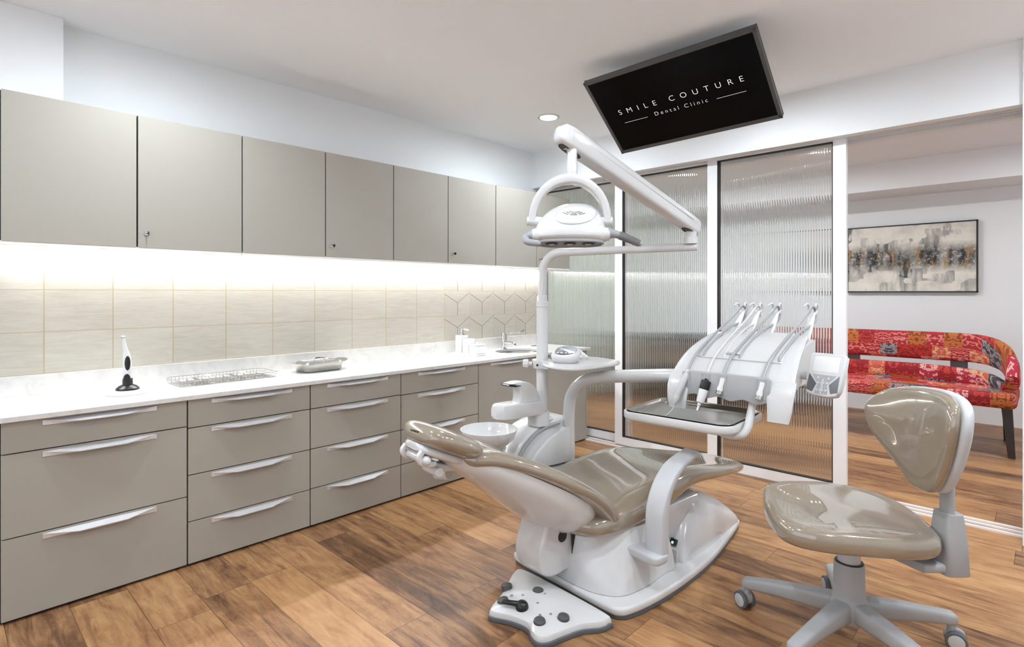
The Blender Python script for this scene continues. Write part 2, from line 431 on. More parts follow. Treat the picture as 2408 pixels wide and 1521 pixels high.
class MB:
    def __init__(s): s.v = []; s.f = []
    def add(s, vs, fs):
        o = len(s.v)
        s.v += [Vector(v) for v in vs]
        s.f += [[i + o for i in f] for f in fs]
        return s
    def box(s, x0, x1, y0, y1, z0, z1):
        return s.add([(x0, y0, z0), (x1, y0, z0), (x1, y1, z0), (x0, y1, z0), (x0, y0, z1), (x1, y0, z1), (x1, y1, z1), (x0, y1, z1)],
                     [(0, 3, 2, 1), (4, 5, 6, 7), (0, 1, 5, 4), (1, 2, 6, 5), (2, 3, 7, 6), (3, 0, 4, 7)])
    def obox(s, c, ax, ay, az, hx, hy, hz):
        c, ax, ay, az = Vector(c), Vector(ax).normalized(), Vector(ay).normalized(), Vector(az).normalized()
        vs = [c + ax * hx * i + ay * hy * j + az * hz * k for k in (-1, 1) for i, j in ((-1, -1), (1, -1), (1, 1), (-1, 1))]
        return s.add(vs, [(0, 3, 2, 1), (4, 5, 6, 7), (0, 1, 5, 4), (1, 2, 6, 5), (2, 3, 7, 6), (3, 0, 4, 7)])
    def loft(s, rings, cap=True, close=False):
        n = len(rings[0]); vs = [p for r in rings for p in r]; fs = []
        m = len(rings)
        for i in range(m if close else m - 1):
            for j in range(n):
                a, b = i * n + j, i * n + (j + 1) % n
                i2 = (i + 1) % m
                fs.append((a, b, i2 * n + (j + 1) % n, i2 * n + j))
        if cap and not close:
            fs.append(tuple(range(n - 1, -1, -1)))
            fs.append(tuple((m - 1) * n + j for j in range(n)))
        return s.add(vs, fs)
    def prism(s, poly, z0, z1, f=None):
        f = f or (lambda x, y, z: (x, y, z))
        return s.loft([[f(x, y, z0) for x, y in poly], [f(x, y, z1) for x, y in poly]])
    def slab(s, poly, z0, z1, r=0.01, n=3, f=None, inset=None):
        """prism with rounded top and bottom edges"""
        f = f or (lambda x, y, z: (x, y, z))
        c = Vector((sum(p[0] for p in poly) / len(poly), sum(p[1] for p in poly) / len(poly)))
        P = [Vector(p[:2]) for p in poly]
        nr = []
        L = len(P)
        for i in range(L):
            d = (P[(i + 1) % L] - P[i - 1])
            d = Vector((d.y, -d.x))
            if d.length < 1e-9: d = P[i] - c
            d.normalize()
            if d.dot(P[i] - c) < 0 and inset is None: pass
            nr.append(d)
        area = sum(P[i - 1].x * P[i].y - P[i].x * P[i - 1].y for i in range(L))
        sg = 1 if area > 0 else -1
        rings = []
        for k in range(n + 1):
            a = PI / 2 * k / n
            off, z = r * (1 - math.sin(a)), z0 + r * (1 - math.cos(a))
            rings.append([f(p.x - sg * d.x * off, p.y - sg * d.y * off, z) for p, d in zip(P, nr)])
        for k in range(n, -1, -1):
            a = PI / 2 * k / n
            off, z = r * (1 - math.sin(a)), z1 - r * (1 - math.cos(a))
            rings.append([f(p.x - sg * d.x * off, p.y - sg * d.y * off, z) for p, d in zip(P, nr)])
        if sg < 0: rings = [list(reversed(q)) for q in rings]
        return s.loft(rings)
    def tube(s, path, r, seg=14, sx=1.0, sy=1.0, up=None, round_ends=False):
        P = [Vector(p) for p in path]
        n = len(P)
        rr = r if isinstance(r, (list, tuple)) else [r] * n
        if len(rr) != n:
            rr = [lerp(rr[min(int(i / (n - 1) * (len(rr) - 1)), len(rr) - 2)], rr[min(int(i / (n - 1) * (len(rr) - 1)), len(rr) - 2) + 1],
                       i / (n - 1) * (len(rr) - 1) - min(int(i / (n - 1) * (len(rr) - 1)), len(rr) - 2)) for i in range(n)]
        T = [((P[min(i + 1, n - 1)] - P[max(i - 1, 0)]).normalized()) for i in range(n)]
        u = Vector(up) if up else (Vector((0, 0, 1)) if abs(T[0].z) < 0.9 else Vector((1, 0, 0)))
        rings = []
        for i in range(n):
            u = (u - T[i] * u.dot(T[i])).normalized()
            w = T[i].cross(u)
            rings.append([P[i] + (w * math.cos(2 * PI * k / seg) * sx + u * math.sin(2 * PI * k / seg) * sy) * rr[i] for k in range(seg)])
        if round_ends:
            def dome(i, sign):
                ring, c, t = rings[i], P[i], T[i] * sign
                out = []
                for k in (1, 2, 3):
                    a = PI / 2 * k / 3.3
                    out.append([c + (p - c) * math.cos(a) + t * rr[i] * min(sx, sy) * math.sin(a) for p in ring])
                return out
            rings = list(reversed(dome(0, -1))) + rings + dome(-1, 1)
        return s.loft(rings)
    def band(s, path, width_dir, w, th, r=0.3, seg=20):
        """flat bar swept along a path; w along width_dir, th across; w and th may be lists"""
        P = [Vector(p) for p in path]; n = len(P)
        wd = Vector(width_dir).normalized()
        ws = w if isinstance(w, list) else [w] * n
        ts = th if isinstance(th, list) else [th] * n
        def at(lst, i):
            k = i / (n - 1) * (len(lst) - 1); j = min(int(k), len(lst) - 2)
            return lerp(lst[j], lst[j + 1], k - j)
        rings = []
        for i in range(n):
            t = (P[min(i + 1, n - 1)] - P[max(i - 1, 0)]).normalized()
            nn = t.cross(wd).normalized()
            rings.append([P[i] + wd * x + nn * y for x, y in sring(seg, at(ws, i) / 2, at(ts, i) / 2, 5)])
        return s.loft(rings)
    def lathe(s, prof, c=(0, 0, 0), seg=40, axis=(0, 0, 1)):
        c = Vector(c); az = Vector(axis).normalized()
        ax = Vector((1, 0, 0)) if abs(az.x) < 0.9 else Vector((0, 1, 0))
        ax = (ax - az * ax.dot(az)).normalized(); ay = az.cross(ax)
        rings = [[c + az * z + (ax * math.cos(2 * PI * k / seg) + ay * math.sin(2 * PI * k / seg)) * max(r, 1e-4) for k in range(seg)] for r, z in prof]
        return s.loft(rings)
    def cyl(s, p0, p1, r, seg=20, r1=None):
        p0, p1 = Vector(p0), Vector(p1)
        return s.lathe([(r, 0), (r1 if r1 is not None else r, (p1 - p0).length)], p0, seg, p1 - p0)
    def build(s, name, mat, parent=None, bevel=0.0, smooth=35, subsurf=0, loc=None):
        me = bpy.data.meshes.new(name)
        me.from_pydata([tuple(v) for v in s.v], [], s.f)
        bm = bmesh.new(); bm.from_mesh(me)
        bmesh.ops.remove_doubles(bm, verts=bm.verts, dist=1e-6)
        bmesh.ops.recalc_face_normals(bm, faces=bm.faces)
        bm.to_mesh(me); bm.free()
        me.materials.append(mat)
        if smooth:
            for p in me.polygons: p.use_smooth = True
            me.set_sharp_from_angle(angle=R(smooth))
        o = bpy.data.objects.new(name, me)
        col.objects.link(o)
        if parent: o.parent = parent
        if loc: o.location = loc
        if bevel:
            b = o.modifiers.new('bevel', 'BEVEL'); b.width = bevel; b.segments = 2; b.limit_method = 'ANGLE'; b.angle_limit = R(40)
            b.harden_normals = False
        if subsurf:
            q = o.modifiers.new('subsurf', 'SUBSURF'); q.levels = subsurf; q.render_levels = subsurf
        return o

def tag(o, label, cat, group=None):
    o['label'] = label; o['category'] = cat
    if group: o['group'] = group
    return o

def thing(name, label, cat, loc=(0, 0, 0), rotz=0.0, group=None):
    o = bpy.data.objects.new(name, None)
    o.empty_display_size = 0.05
    col.objects.link(o)
    o.location = loc; o.rotation_euler = (0, 0, rotz)
    return tag(o, label, cat, group)

def struct(o):
    o['kind'] = 'structure'
    return o

def copy_tree(o, parent=None):
    c = o.copy(); col.objects.link(c)
    if parent: c.parent = parent
    for ch in list(o.children): copy_tree(ch, c)
    return c

def text(name, body, size, width, mat, parent, mtx, extrude=0.0002, offset=0.0):
    """lettering as a mesh; letter spacing chosen so that the line is as wide as asked"""
    def make(sp):
        cu = bpy.data.curves.new(name, 'FONT')
        cu.body = body; cu.size = size; cu.space_character = sp
        cu.extrude = extrude; cu.align_x = 'LEFT'; cu.align_y = 'BOTTOM_BASELINE'; cu.offset = offset
        o = bpy.data.objects.new(name + '_curve', cu); col.objects.link(o)
        bpy.context.view_layer.update()
        me = bpy.data.meshes.new_from_object(o.evaluated_get(bpy.context.evaluated_depsgraph_get()))
        bpy.data.objects.remove(o); bpy.data.curves.remove(cu)
        xs = [v.co.x for v in me.vertices]
        return me, min(xs), max(xs)
    m1, a0, a1 = make(1.0); m2, b0, b1 = make(2.0)
    w1, w2 = a1 - a0, b1 - b0
    sp = 1.0 + (width - w1) / (w2 - w1)
    me, x0, x1 = make(sp)
    for v in me.vertices: v.co.x -= (x0 + x1) / 2
    me.name = name
    me.materials.clear(); me.materials.append(mat)
    o = bpy.data.objects.new(name, me); col.objects.link(o)
    o.parent = parent; o.matrix_local = mtx
    return o

# ------------------------------------------------------------------ the room
XW = -3.318          # left wall plane
YB = 3.729           # face of the beam over the sliding doors
ZC = 2.488           # ceiling
YW = 6.9             # far wall of the waiting room
XR = 1.5             # right wall
YF = -1.9            # wall behind the camera

struct(MB().box(-4.6, XR + 0.1, YF - 0.1, YW + 0.1, -0.08, 0.0).build('floor', M['floor'], smooth=0))
struct(MB().box(-4.6, XR + 0.1, YF - 0.1, YW + 0.1, ZC, ZC + 0.1).build('ceiling', M['ceiling'], smooth=0))
struct(MB().box(XW - 0.15, XW, YF, 3.905, 0, ZC).build('wall_left', M['wall'], smooth=0))
struct(MB().box(XW, -3.228, YF, 0.421, 2.07, ZC).build('trim_1', M['wall'], smooth=0, bevel=0.002))
# beam over the doors and the wall piece at its right end
b = MB().box(XW - 0.15, -0.083, YB, 3.80, 2.17, ZC)
b.box(XW - 0.15, -0.083, 3.80, 4.02, 2.235, ZC)
b.box(XW - 0.15, -0.083, 3.99, 4.05, 2.17, ZC)
struct(b.build('wall_back', M['wall'], smooth=0))
struct(MB().box(-0.083, XR, YB - 0.03, 4.05, 0, ZC).build('wall_right_return', M['wall'], smooth=0, bevel=0.002))
struct(MB().box(XR, XR + 0.1, YF, YW, 0, ZC).build('wall_right', M['wall'], smooth=0))
# wall behind the camera with a broad window
b = MB()
b.box(-4.0, -2.9, YF - 0.12, YF, 0, ZC).box(1.2, XR, YF - 0.12, YF, 0, ZC)
b.box(-2.9, 1.2, YF - 0.12, YF, 0, 0.25).box(-2.9, 1.2, YF - 0.12, YF, 2.4, ZC)
struct(b.build('wall_front', M['wall'], smooth=0))
b = MB()
for x in (-2.9, -1.53, -0.17, 1.15): b.box(x, x + 0.05, YF - 0.09, YF - 0.03, 0.25, 2.4)
b.box(-2.9, 1.2, YF - 0.09, YF - 0.03, 0.25, 0.3).box(-2.9, 1.2, YF - 0.09, YF - 0.03, 2.35, 2.4)
struct(b.build('window_1', M['frame'], smooth=0))
# waiting room
struct(MB().box(-4.6, XR, YW, YW + 0.1, 0, ZC).build('wall_waiting_room', M['wall'], smooth=0))
struct(MB().box(-4.6, -4.5, 4.05, YW, 0, ZC).build('wall_corridor', M['corridor'], smooth=0))
struct(MB().box(-4.5, XR, 6.33, YW, 2.225, ZC).build('trim_2', M['wall'], smooth=0))

# wall tiles between worktop and wall cabinets
struct(MB().box(XW, XW + 0.006, YF, 2.7146, 0.868, 1.445).build('wall_tiles_plain', M['tile'], smooth=0))
struct(MB().box(XW, XW + 0.006, 2.7146, 3.868, 0.868, 1.445).build('wall_tiles_patterned', M['tiledecor'], smooth=0))

# floor and head tracks of the sliding doors
b = MB()
for y in (3.83, 3.886, 3.942): b.box(XW, -0.083, y - 0.007, y + 0.007, 0.0, 0.010)
struct(b.build('trim_3', M['frame'], smooth=0))
b = MB()
for y in (3.80, 3.857, 3.913, 3.97): b.box(XW, -0.083, y - 0.005, y + 0.005, 2.175, 2.24)
struct(b.build('trim_4', M['frame'], smooth=0))
struct(MB().box(XW, -0.083, 3.803, 3.985, 2.228, 2.236).build('trim_5', M['gasket'], smooth=0))

def sliding_door(name, x0, x1, y):
    root = bpy.data.objects.new(name, None); col.objects.link(root); struct(root)
    root.location = ((x0 + x1) / 2, y, 0)
    w = (x1 - x0) / 2; s = 0.072; zb, zt = 0.012, 2.212; rb, rt = 0.065, 0.05; th = 0.019
    f = MB()
    f.box(-w, -w + s, -th, th, zb, zt).box(w - s, w, -th, th, zb, zt)
    f.box(-w + s, w - s, -th, th, zb, zb + rb).box(-w + s, w - s, -th, th, zt - rt, zt)
    f.build('door_frame', M['frame'], root, smooth=0, bevel=0.0015)
    g = MB()
    e = 0.005
    for a0, a1, c0, c1 in ((-w + s, -w + s + e, zb + rb, zt - rt), (w - s - e, w - s, zb + rb, zt - rt)):
        g.box(a0, a1, -th - 0.0005, th, c0, c1)
    for c0, c1 in ((zb + rb, zb + rb + e), (zt - rt - e, zt - rt)):
        g.box(-w + s, w - s, -th - 0.0005, th, c0, c1)
    g.build('gasket', M['gasket'], root, smooth=0)
    # ribbed pane: flat face towards the waiting room, half-round flutes towards the surgery
    gx0, gx1 = -w + s + 0.003, w - s - 0.003
    pitch = 0.0155; nr = int(round((gx1 - gx0) / pitch)); pitch = (gx1 - gx0) / nr
    seg = 8; pts = []
    for i in range(nr):
        for k in range(seg):
            t = k / seg
            pts.append((gx0 + (i + t) * pitch, -0.003 - 0.0030 * math.sin(PI * t) ** 0.8))
    pts.append((gx1, -0.003))
    z0, z1 = zb + rb, zt - rt
    vs = []; fs = []
    for x, y2 in pts: vs += [(x, y2, z0), (x, y2, z1)]
    n = len(pts)
    for i in range(n - 1): fs.append((2 * i, 2 * i + 2, 2 * i + 3, 2 * i + 1))
    b0 = len(vs); vs += [(gx0, 0.003, z0), (gx1, 0.003, z0), (gx1, 0.003, z1), (gx0, 0.003, z1)]
    fs.append((b0 + 1, b0, b0 + 3, b0 + 2))
    fs.append(tuple([b0 + 0] + [b0 + 1] + [2 * i for i in range(n - 1, -1, -1)]))
    fs.append(tuple([b0 + 2] + [b0 + 3] + [2 * i + 1 for i in range(n)]))
    fs.append((b0, 0, 1, b0 + 3)); fs.append((2 * n - 2, b0 + 1, b0 + 2, 2 * n - 1))
    MB().add(vs, fs).build('glass_pane', M['glass'], root, smooth=50)
    return root
sliding_door('door_1', -3.42, -2.475, 3.942)
sliding_door('door_2', -2.543, -1.680, 3.886)
sliding_door('door_3', -1.734, -0.868, 3.830)

# ------------------------------------------------------------------ recessed ceiling lamps
def downlight(x, y, label, mat, zc=ZC, group='recessed ceiling lamps', watts=0.0):
    t = thing('ceiling_lamp', label, 'ceiling lamp', (x, y, zc), 0, group)
    MB().lathe([(0.06, -0.001), (0.06, -0.006), (0.076, -0.005), (0.08, -0.0005), (0.08, 0.0), (0.06, 0.0)], seg=36).build('trim_ring', M['whitematte'], t)
    MB().lathe([(0.0001, -0.003), (0.06, -0.003), (0.06, -0.001), (0.0001, -0.001)], seg=32).build('lens', mat, t)
    if watts:
        ld = bpy.data.lights.new('lamp_beam', 'SPOT')
        ld.energy = watts; ld.spot_size = R(172); ld.spot_blend = 1.0; ld.shadow_soft_size = 0.05
        ld.color = (0.86, 0.945, 1.0)
        lo = bpy.data.objects.new('lamp_beam', ld); col.objects.link(lo)
        lo.parent = t; lo.location = (0, 0, -0.012)
    return t
downlight(-2.555, 3.043, 'round recessed lamp glowing on the ceiling left of the screen', M['lamp'], watts=BEAM)
for x, y in ((-2.5, 0.7), (-2.5, -0.8), (-1.2, 3.05), (0.3, 2.1), (-1.0, 0.95), (0.3, 1.2), (0.3, 2.9)):
    downlight(x, y, 'round recessed lamp in the treatment room ceiling, out of the picture', M['lamp'], watts=BEAM)
for x, y in ((-3.2, 5.2), (-1.85, 5.25), (0.3, 5.2)):
    downlight(x, y, 'round recessed lamp in the waiting room ceiling', M['lampout'], group='waiting room lamps')

# ------------------------------------------------------------------ base cabinets
XF = -2.80           # front plane of the base cabinets
def handle(parent, z, w=0.383, yc=0.0):
    h = w / 2
    b = MB()
    b.box(0.0, 0.004, yc - h, yc + h, z - 0.011, z + 0.009)
    zt = z + 0.009
    top = [(0.004, yc - h, zt), (0.031, yc - h * 0.42, zt - 0.013), (0.031, yc + h * 0.42, zt - 0.013), (0.004, yc + h, zt)]
    bot = [(x, y, zz - 0.003) for x, y, zz in top]
    b.loft([top, bot])
    return b.build('handle', M['alu'], parent, smooth=0)

def base_unit(label, y0, y1, cuts, group='drawer units along the wall'):
    """cuts: z of the drawer tops, topmost first"""
    yc = (y0 + y1) / 2; hw = (y1 - y0) / 2
    t = thing('drawer_unit', label, 'drawer unit', (XF, yc, 0), 0, group)
    MB().box(XW + 0.02 - XF, -0.02, -hw, hw, 0.0, 0.757).build('cabinet_body', M['carcass'], t, smooth=0)
    g = 0.0022
    zs = list(cuts) + [0.010]
    for z1, z0 in zip(zs, zs[1:]):
        d = MB().box(-0.02, 0, -hw + 0.003, hw - 0.003, z0 + g, z1 - g).build('drawer', M['cab'], t, smooth=0, bevel=0.001)
        handle(d, z1 - 0.018)
    return t
base_unit('wide taupe drawer unit of three drawers, nearest on the left', 0.18, 0.805, (0.757, 0.635, 0.318))
base_unit('taupe unit of four drawers under the wire tray', 0.805, 1.387, (0.757, 0.626, 0.413, 0.202))
base_unit('taupe unit of four drawers under the steel box', 1.387, 1.959, (0.757, 0.626, 0.414, 0.205))
base_unit('taupe unit of four drawers behind the headrest of the dental chair', 1.959, 2.592, (0.757, 0.623, 0.413, 0.205))
t = thing('sink_cabinet', 'taupe sink cabinet with two doors behind the spittoon', 'cabinet', (XF, 3.2145, 0))
hw = (3.837 - 2.592) / 2
b = MB().box(XW + 0.02 - XF, -0.02, -hw, hw - 0.018, 0.0, 0.63)
b.box(XW + 0.02 - XF, -0.02, -hw, -hw + 0.018, 0.63, 0.757).box(-0.04, -0.02, -hw, hw - 0.018, 0.63, 0.757)
b.build('cabinet_body', M['carcass'], t, smooth=0)
MB().box(XW + 0.02 - XF, -0.001, hw - 0.018, hw, 0.0, 0.757).build('end_panel', M['cab'], t, smooth=0)
for y0, y1, hy in ((-hw, 0, -0.317), (0, hw - 0.018, 0.33)):
    d = MB().box(-0.02, 0, y0 + 0.0022, y1 - 0.0022, 0.012, 0.755).build('door', M['cab'], t, smooth=0, bevel=0.001)
    handle(d, 0.742, 0.383, hy)

# worktop with upstand; the opening for the sink is cut as an oval ring
def worktop():
    b = MB()
    z0, z1 = 0.757, 0.778
    xb, xf = XW, -2.777
    y0, y1 = 0.12, 3.862
    cx, cy, ax, ay = -3.035, 3.25, 0.165, 0.21
    ys, ye = cy - 0.26, cy + 0.26
    b.box(xb, xf, y0, ys, z0, z1).box(xb, xf, ye, y1, z0, z1)
    n = 48
    inner, outer = [], []
    for k in range(n):
        a = 2 * PI * k / n + PI / n
        c, s_ = math.cos(a), math.sin(a)
        inner.append((cx + ax * c, cy + ay * s_))
        # project to the rectangle
        dx = (xf - cx) if c > 0 else (xb - cx)
        dy = (ye - cy) if s_ > 0 else (ys - cy)
        kx = dx / c if abs(c) > 1e-6 else 1e9
        ky = dy / s_ if abs(s_) > 1e-6 else 1e9
        q = min(kx, ky)
        outer.append((cx + q * c, cy + q * s_))
    # snap the corners
    for corner in ((xf, ys), (xf, ye), (xb, ys), (xb, ye)):
        j = min(range(n), key=lambda i: (outer[i][0] - corner[0]) ** 2 + (outer[i][1] - corner[1]) ** 2)
        outer[j] = corner
    vs = [(x, y, z) for z in (z0, z1) for x, y in inner + outer]
    fs = []
    for k in range(n):
        j = (k + 1) % n
        fs.append((2 * n + k, 3 * n + k, 3 * n + j, 2 * n + j))
        fs.append((k, j, n + j, n + k))
        fs.append((k, 2 * n + k, 2 * n + j, j))
        fs.append((n + k, n + j, 3 * n + j, 3 * n + k))
    b.add(vs, fs)
    o = b.build('worktop', M['counter'], smooth=0, bevel=0.002)
    tag(o, 'long white quartz worktop running over the drawer units', 'worktop')
    struct(MB().box(XW, XW + 0.02, y0, y1, 0.7782, 0.868).build('trim_6', M['counter'], smooth=0, bevel=0.001))
    return o
worktop()

# sink bowl under the opening
t = thing('sink', 'oval steel sink set into the white worktop by the tap', 'sink', (-3.035, 3.25, 0.757))
prof = [(1.03, 0.0), (1.0, -0.002), (0.97, -0.03), (0.9, -0.08), (0.7, -0.105), (0.12, -0.11), (0.11, -0.113), (0.7, -0.109), (0.93, -0.084), (1.0, -0.03), (1.03, -0.004)]
rings = [[(0.168 * r * math.cos(2 * PI * k / 48), 0.213 * r * math.sin(2 * PI * k / 48), z) for k in range(48)] for r, z in prof]
MB().loft(rings, cap=False, close=True).build('bowl', M['steel'], t)
MB().lathe([(0.0001, -0.112), (0.028, -0.112), (0.03, -0.107), (0.024, -0.106), (0.0001, -0.108)]).build('drain', M['chrome'], t)

# tap with a long elbow lever
t = thing('tap', 'chrome tap with a long elbow lever beside the sink', 'tap', (-3.225, 3.27, 0.778))
b = MB().lathe([(0.0, 0), (0.028, 0), (0.028, 0.006), (0.02, 0.009), (0.019, 0.065), (0.023, 0.07), (0.023, 0.125), (0.019, 0.13), (0.0, 0.13)], seg=28)
b.build('tap_body', M['chrome'], t)
MB().tube(smp([(0.0, 0, 0.05), (0.05, 0.0, 0.055), (0.1, 0.0, 0.052), (0.125, 0.0, 0.042)], 6), [0.013, 0.011, 0.011, 0.013]).build('spout', M['chrome'], t)
b = MB().tube(smp([(0.0, 0.0, 0.122), (0.01, 0.06, 0.127), (0.02, 0.17, 0.135)], 6), 0.004, 8)
b.loft([[(0.02 + 0.011 * x, 0.17 + 0.03 + yy * 0.035, 0.137 + h + yy * 0.012) for x, yy in sring(16, 1, 1, 2)] for h in (-0.003, 0.003)])
b.build('lever', M['chrome'], t)
t = thing('waste_chute_ring', 'oval steel waste ring let into the worktop behind the sink', 'waste ring', (-3.2, 3.66, 0.778))
MB().loft([[(0.05 * r * math.cos(2 * PI * k / 32), 0.07 * r * math.sin(2 * PI * k / 32), z) for k in range(32)] for r, z in ((0.8, 0.0), (0.8, 0.003), (1, 0.002), (1, 0))], cap=False, close=True).build('rim', M['steel'], t)
MB().loft([[(0.04 * math.cos(2 * PI * k / 32), 0.056 * math.sin(2 * PI * k / 32), z) for k in range(32)] for z in (0.0005, 0.0015)]).build('flap', M['rubber'], t)

# ------------------------------------------------------------------ wall cabinets
XU = -3.004
ZU0, ZU1 = 1.447, 2.053
def wall_unit(label, ya, ym, yb_):
    t = thing('wall_cabinet', label, 'wall cabinet', (XU, ym, 0), 0, 'wall cabinets in a row')
    MB().box(XW - XU, -0.019, ya - ym, yb_ - ym, ZU0 + 0.002, ZU1).build('cabinet_body', M['cab'], t, smooth=0)
    MB().box(XW - XU + 0.03, -0.002, ya - ym + 0.002, yb_ - ym - 0.002, ZU0 - 0.012, ZU0 + 0.002).build('bottom_panel', M['under'], t, smooth=0)
    MB().box(-0.0195, -0.0188, ya - ym + 0.001, yb_ - ym - 0.001, ZU0 + 0.004, ZU1 - 0.002).build('gap_shade_sheet', M['carcass'], t, smooth=0)  # added dark sheet, paints the shade in the door gaps
    g = 0.0034
    MB().box(-0.0185, 0, ya - ym + g, -g, ZU0, ZU1).build('door', M['cab'], t, smooth=0, bevel=0.001)
    d = MB().box(-0.0185, 0, g, yb_ - ym - g, ZU0, ZU1).build('door', M['cab'], t, smooth=0, bevel=0.001)
    k = MB().lathe([(0.0001, 0.0), (0.0095, 0.0), (0.0095, 0.004), (0.007, 0.005), (0.0001, 0.005)], (0, 0.036, 1.512), 24, (1, 0, 0)).build('lock', M['chrome'], d)
    q = MB().box(0.004, 0.022, 0.0335, 0.0385, 1.5105, 1.5135)
    q.loft([[(0.022 + 0.011 + 0.011 * c, 0.036 + h, 1.512 + 0.009 * s_) for c, s_ in sring(18, 1, 1, 2.2)] for h in (-0.0012, 0.0012)])
    o = q.build('key', M['black'], d)
    return t
wall_unit('nearest taupe wall cabinet with two doors, under the white boxed-in corner', 0.193, 0.657, 1.119)
wall_unit('second taupe wall cabinet from the left, above the steel box', 1.119, 1.581, 2.046)
wall_unit('third taupe wall cabinet from the left, above the soap set', 2.046, 2.495, 2.960)
wall_unit('farthest taupe wall cabinet, running behind the dental lamp to the ribbed glass', 2.960, 3.427, 3.866)

t = thing('strip_light', 'glowing white strip light along the underside of the wall cabinets', 'strip light', (-3.285, 2.03, 1.435))
TS = R(18)
def tilt(x, z): return (x * math.cos(TS) - z * math.sin(TS), x * math.sin(TS) + z * math.cos(TS))
def strip_bar(x0, x1, z0, z1, y):
    pts = [tilt(*p_) for p_ in ((x0, z0), (x1, z0), (x1, z1), (x0, z1))]
    return MB().loft([[(x, -y, z) for x, z in pts], [(x, y, z) for x, z in pts]])
ch = strip_bar(-0.013, 0.013, 0.0, 0.004, 1.83)
for x0, x1 in ((-0.013, -0.0105), (0.0105, 0.013)):
    q = strip_bar(x0, x1, -0.0015, 0.0, 1.83)
    ch.add(q.v, q.f)
ch.build('profile', M['under'], t, smooth=0)
strip_bar(-0.0103, 0.0103, -0.0045, -0.0005, 1.825).build('diffuser', M['strip'], t, smooth=0)

# ------------------------------------------------------------------ things on the worktop
t = thing('curing_light', 'white dental curing light standing in its black and white charging base', 'curing light', (-3.04, 0.627, 0.778), R(70))
MB().lathe([(0.0001, 0), (0.084, 0), (0.085, 0.004), (0.082, 0.009), (0.06, 0.018), (0.0001, 0.02)], seg=48).build('base', M['white'], t)
MB().lathe([(0.0001, 0.018), (0.047, 0.018), (0.046, 0.026), (0.034, 0.036), (0.022, 0.042), (0.0001, 0.044)], seg=40).build('charging_cup', M['black'], t)
rows = [(0.038, 0.0, 0.013), (0.06, 0.0, 0.0165), (0.09, 0.0, 0.0175), (0.13, -0.001, 0.0178), (0.165, -0.003, 0.0165), (0.185, -0.005, 0.0135), (0.2, -0.008, 0.0105), (0.225, -0.013, 0.008), (0.25, -0.016, 0.0065), (0.258, -0.0165, 0.006)]
st = stations(rows, 4)
MB().loft([[(c + r * x, r * y, z) for x, y in sring(28, 1, 1, 2)] for z, c, r in st]).build('handpiece', M['white'], t)
# black grip at the front and black foot sleeve
b = MB()
b.loft([[(0.002 + 0.0115 * x * k, -0.0135 - 0.006 * k2, 0.140 + 0.034 * y * k) for x, y in sring(24, 1, 1, 2)] for k, k2 in ((1.0, 0.0), (0.95, 0.8), (0.6, 1.0))])
b.build('control_pad', M['black'], t)
b = MB()
b.loft([[(r * x * (1.0), r * y, z) for x, y in sring(28, 1, 1, 2)] for z, r in ((0.04, 0.02), (0.055, 0.0205), (0.07, 0.0195))])
b.loft([[(0.0 + 0.014 * x * k, -0.0175 - 0.003 * k2, 0.070 + 0.022 * y * k) for x, y in sring(20, 1, 1, 2)] for k, k2 in ((1.0, 0.0), (0.9, 0.9), (0.4, 1.0))])
b.build('sleeve', M['black'], t)
MB().lathe([(0.0001, 0), (0.0075, 0), (0.009, 0.004), (0.009, 0.007), (0.006, 0.008), (0.0001, 0.0078)], (-0.0175, 0.0, 0.256), 24, (0.15, -0.35, 1)).build('lens_ring', M['midgrey'], t)

# wire tray with steel instruments
RT = R(2.5)
t = thing('wire_tray', 'low steel wire tray full of instruments on the worktop', 'wire tray', (-3.135, 1.075, 0.778), RT)
b = MB()
hx, hy, hz = 0.098, 0.235, 0.03
def loop(k, z, r):
    pts = [(x, y, z) for x, y in rrect(-hx - k, hx + k, -hy - k, hy + k, 0.012, 3)]
    b.tube(pts + [pts[0], pts[1]], r, 6)
loop(0.008, hz, 0.0016); loop(0.0, 0.003, 0.0012); loop(0.004, 0.017, 0.0009)
for i in range(27):
    y = -hy + 2 * hy * i / 26
    b.tube([(-hx - 0.008, y, hz), (-hx, y, 0.003), (hx, y, 0.003), (hx + 0.008, y, hz)], 0.0009, 5)
for i in range(11):
    x = -hx + 2 * hx * i / 10
    b.tube([(x, -hy - 0.008, hz), (x, -hy, 0.003), (x, hy, 0.003), (x, hy + 0.008, hz)], 0.0009, 5)
b.build('wire_basket', M['steel'], t)

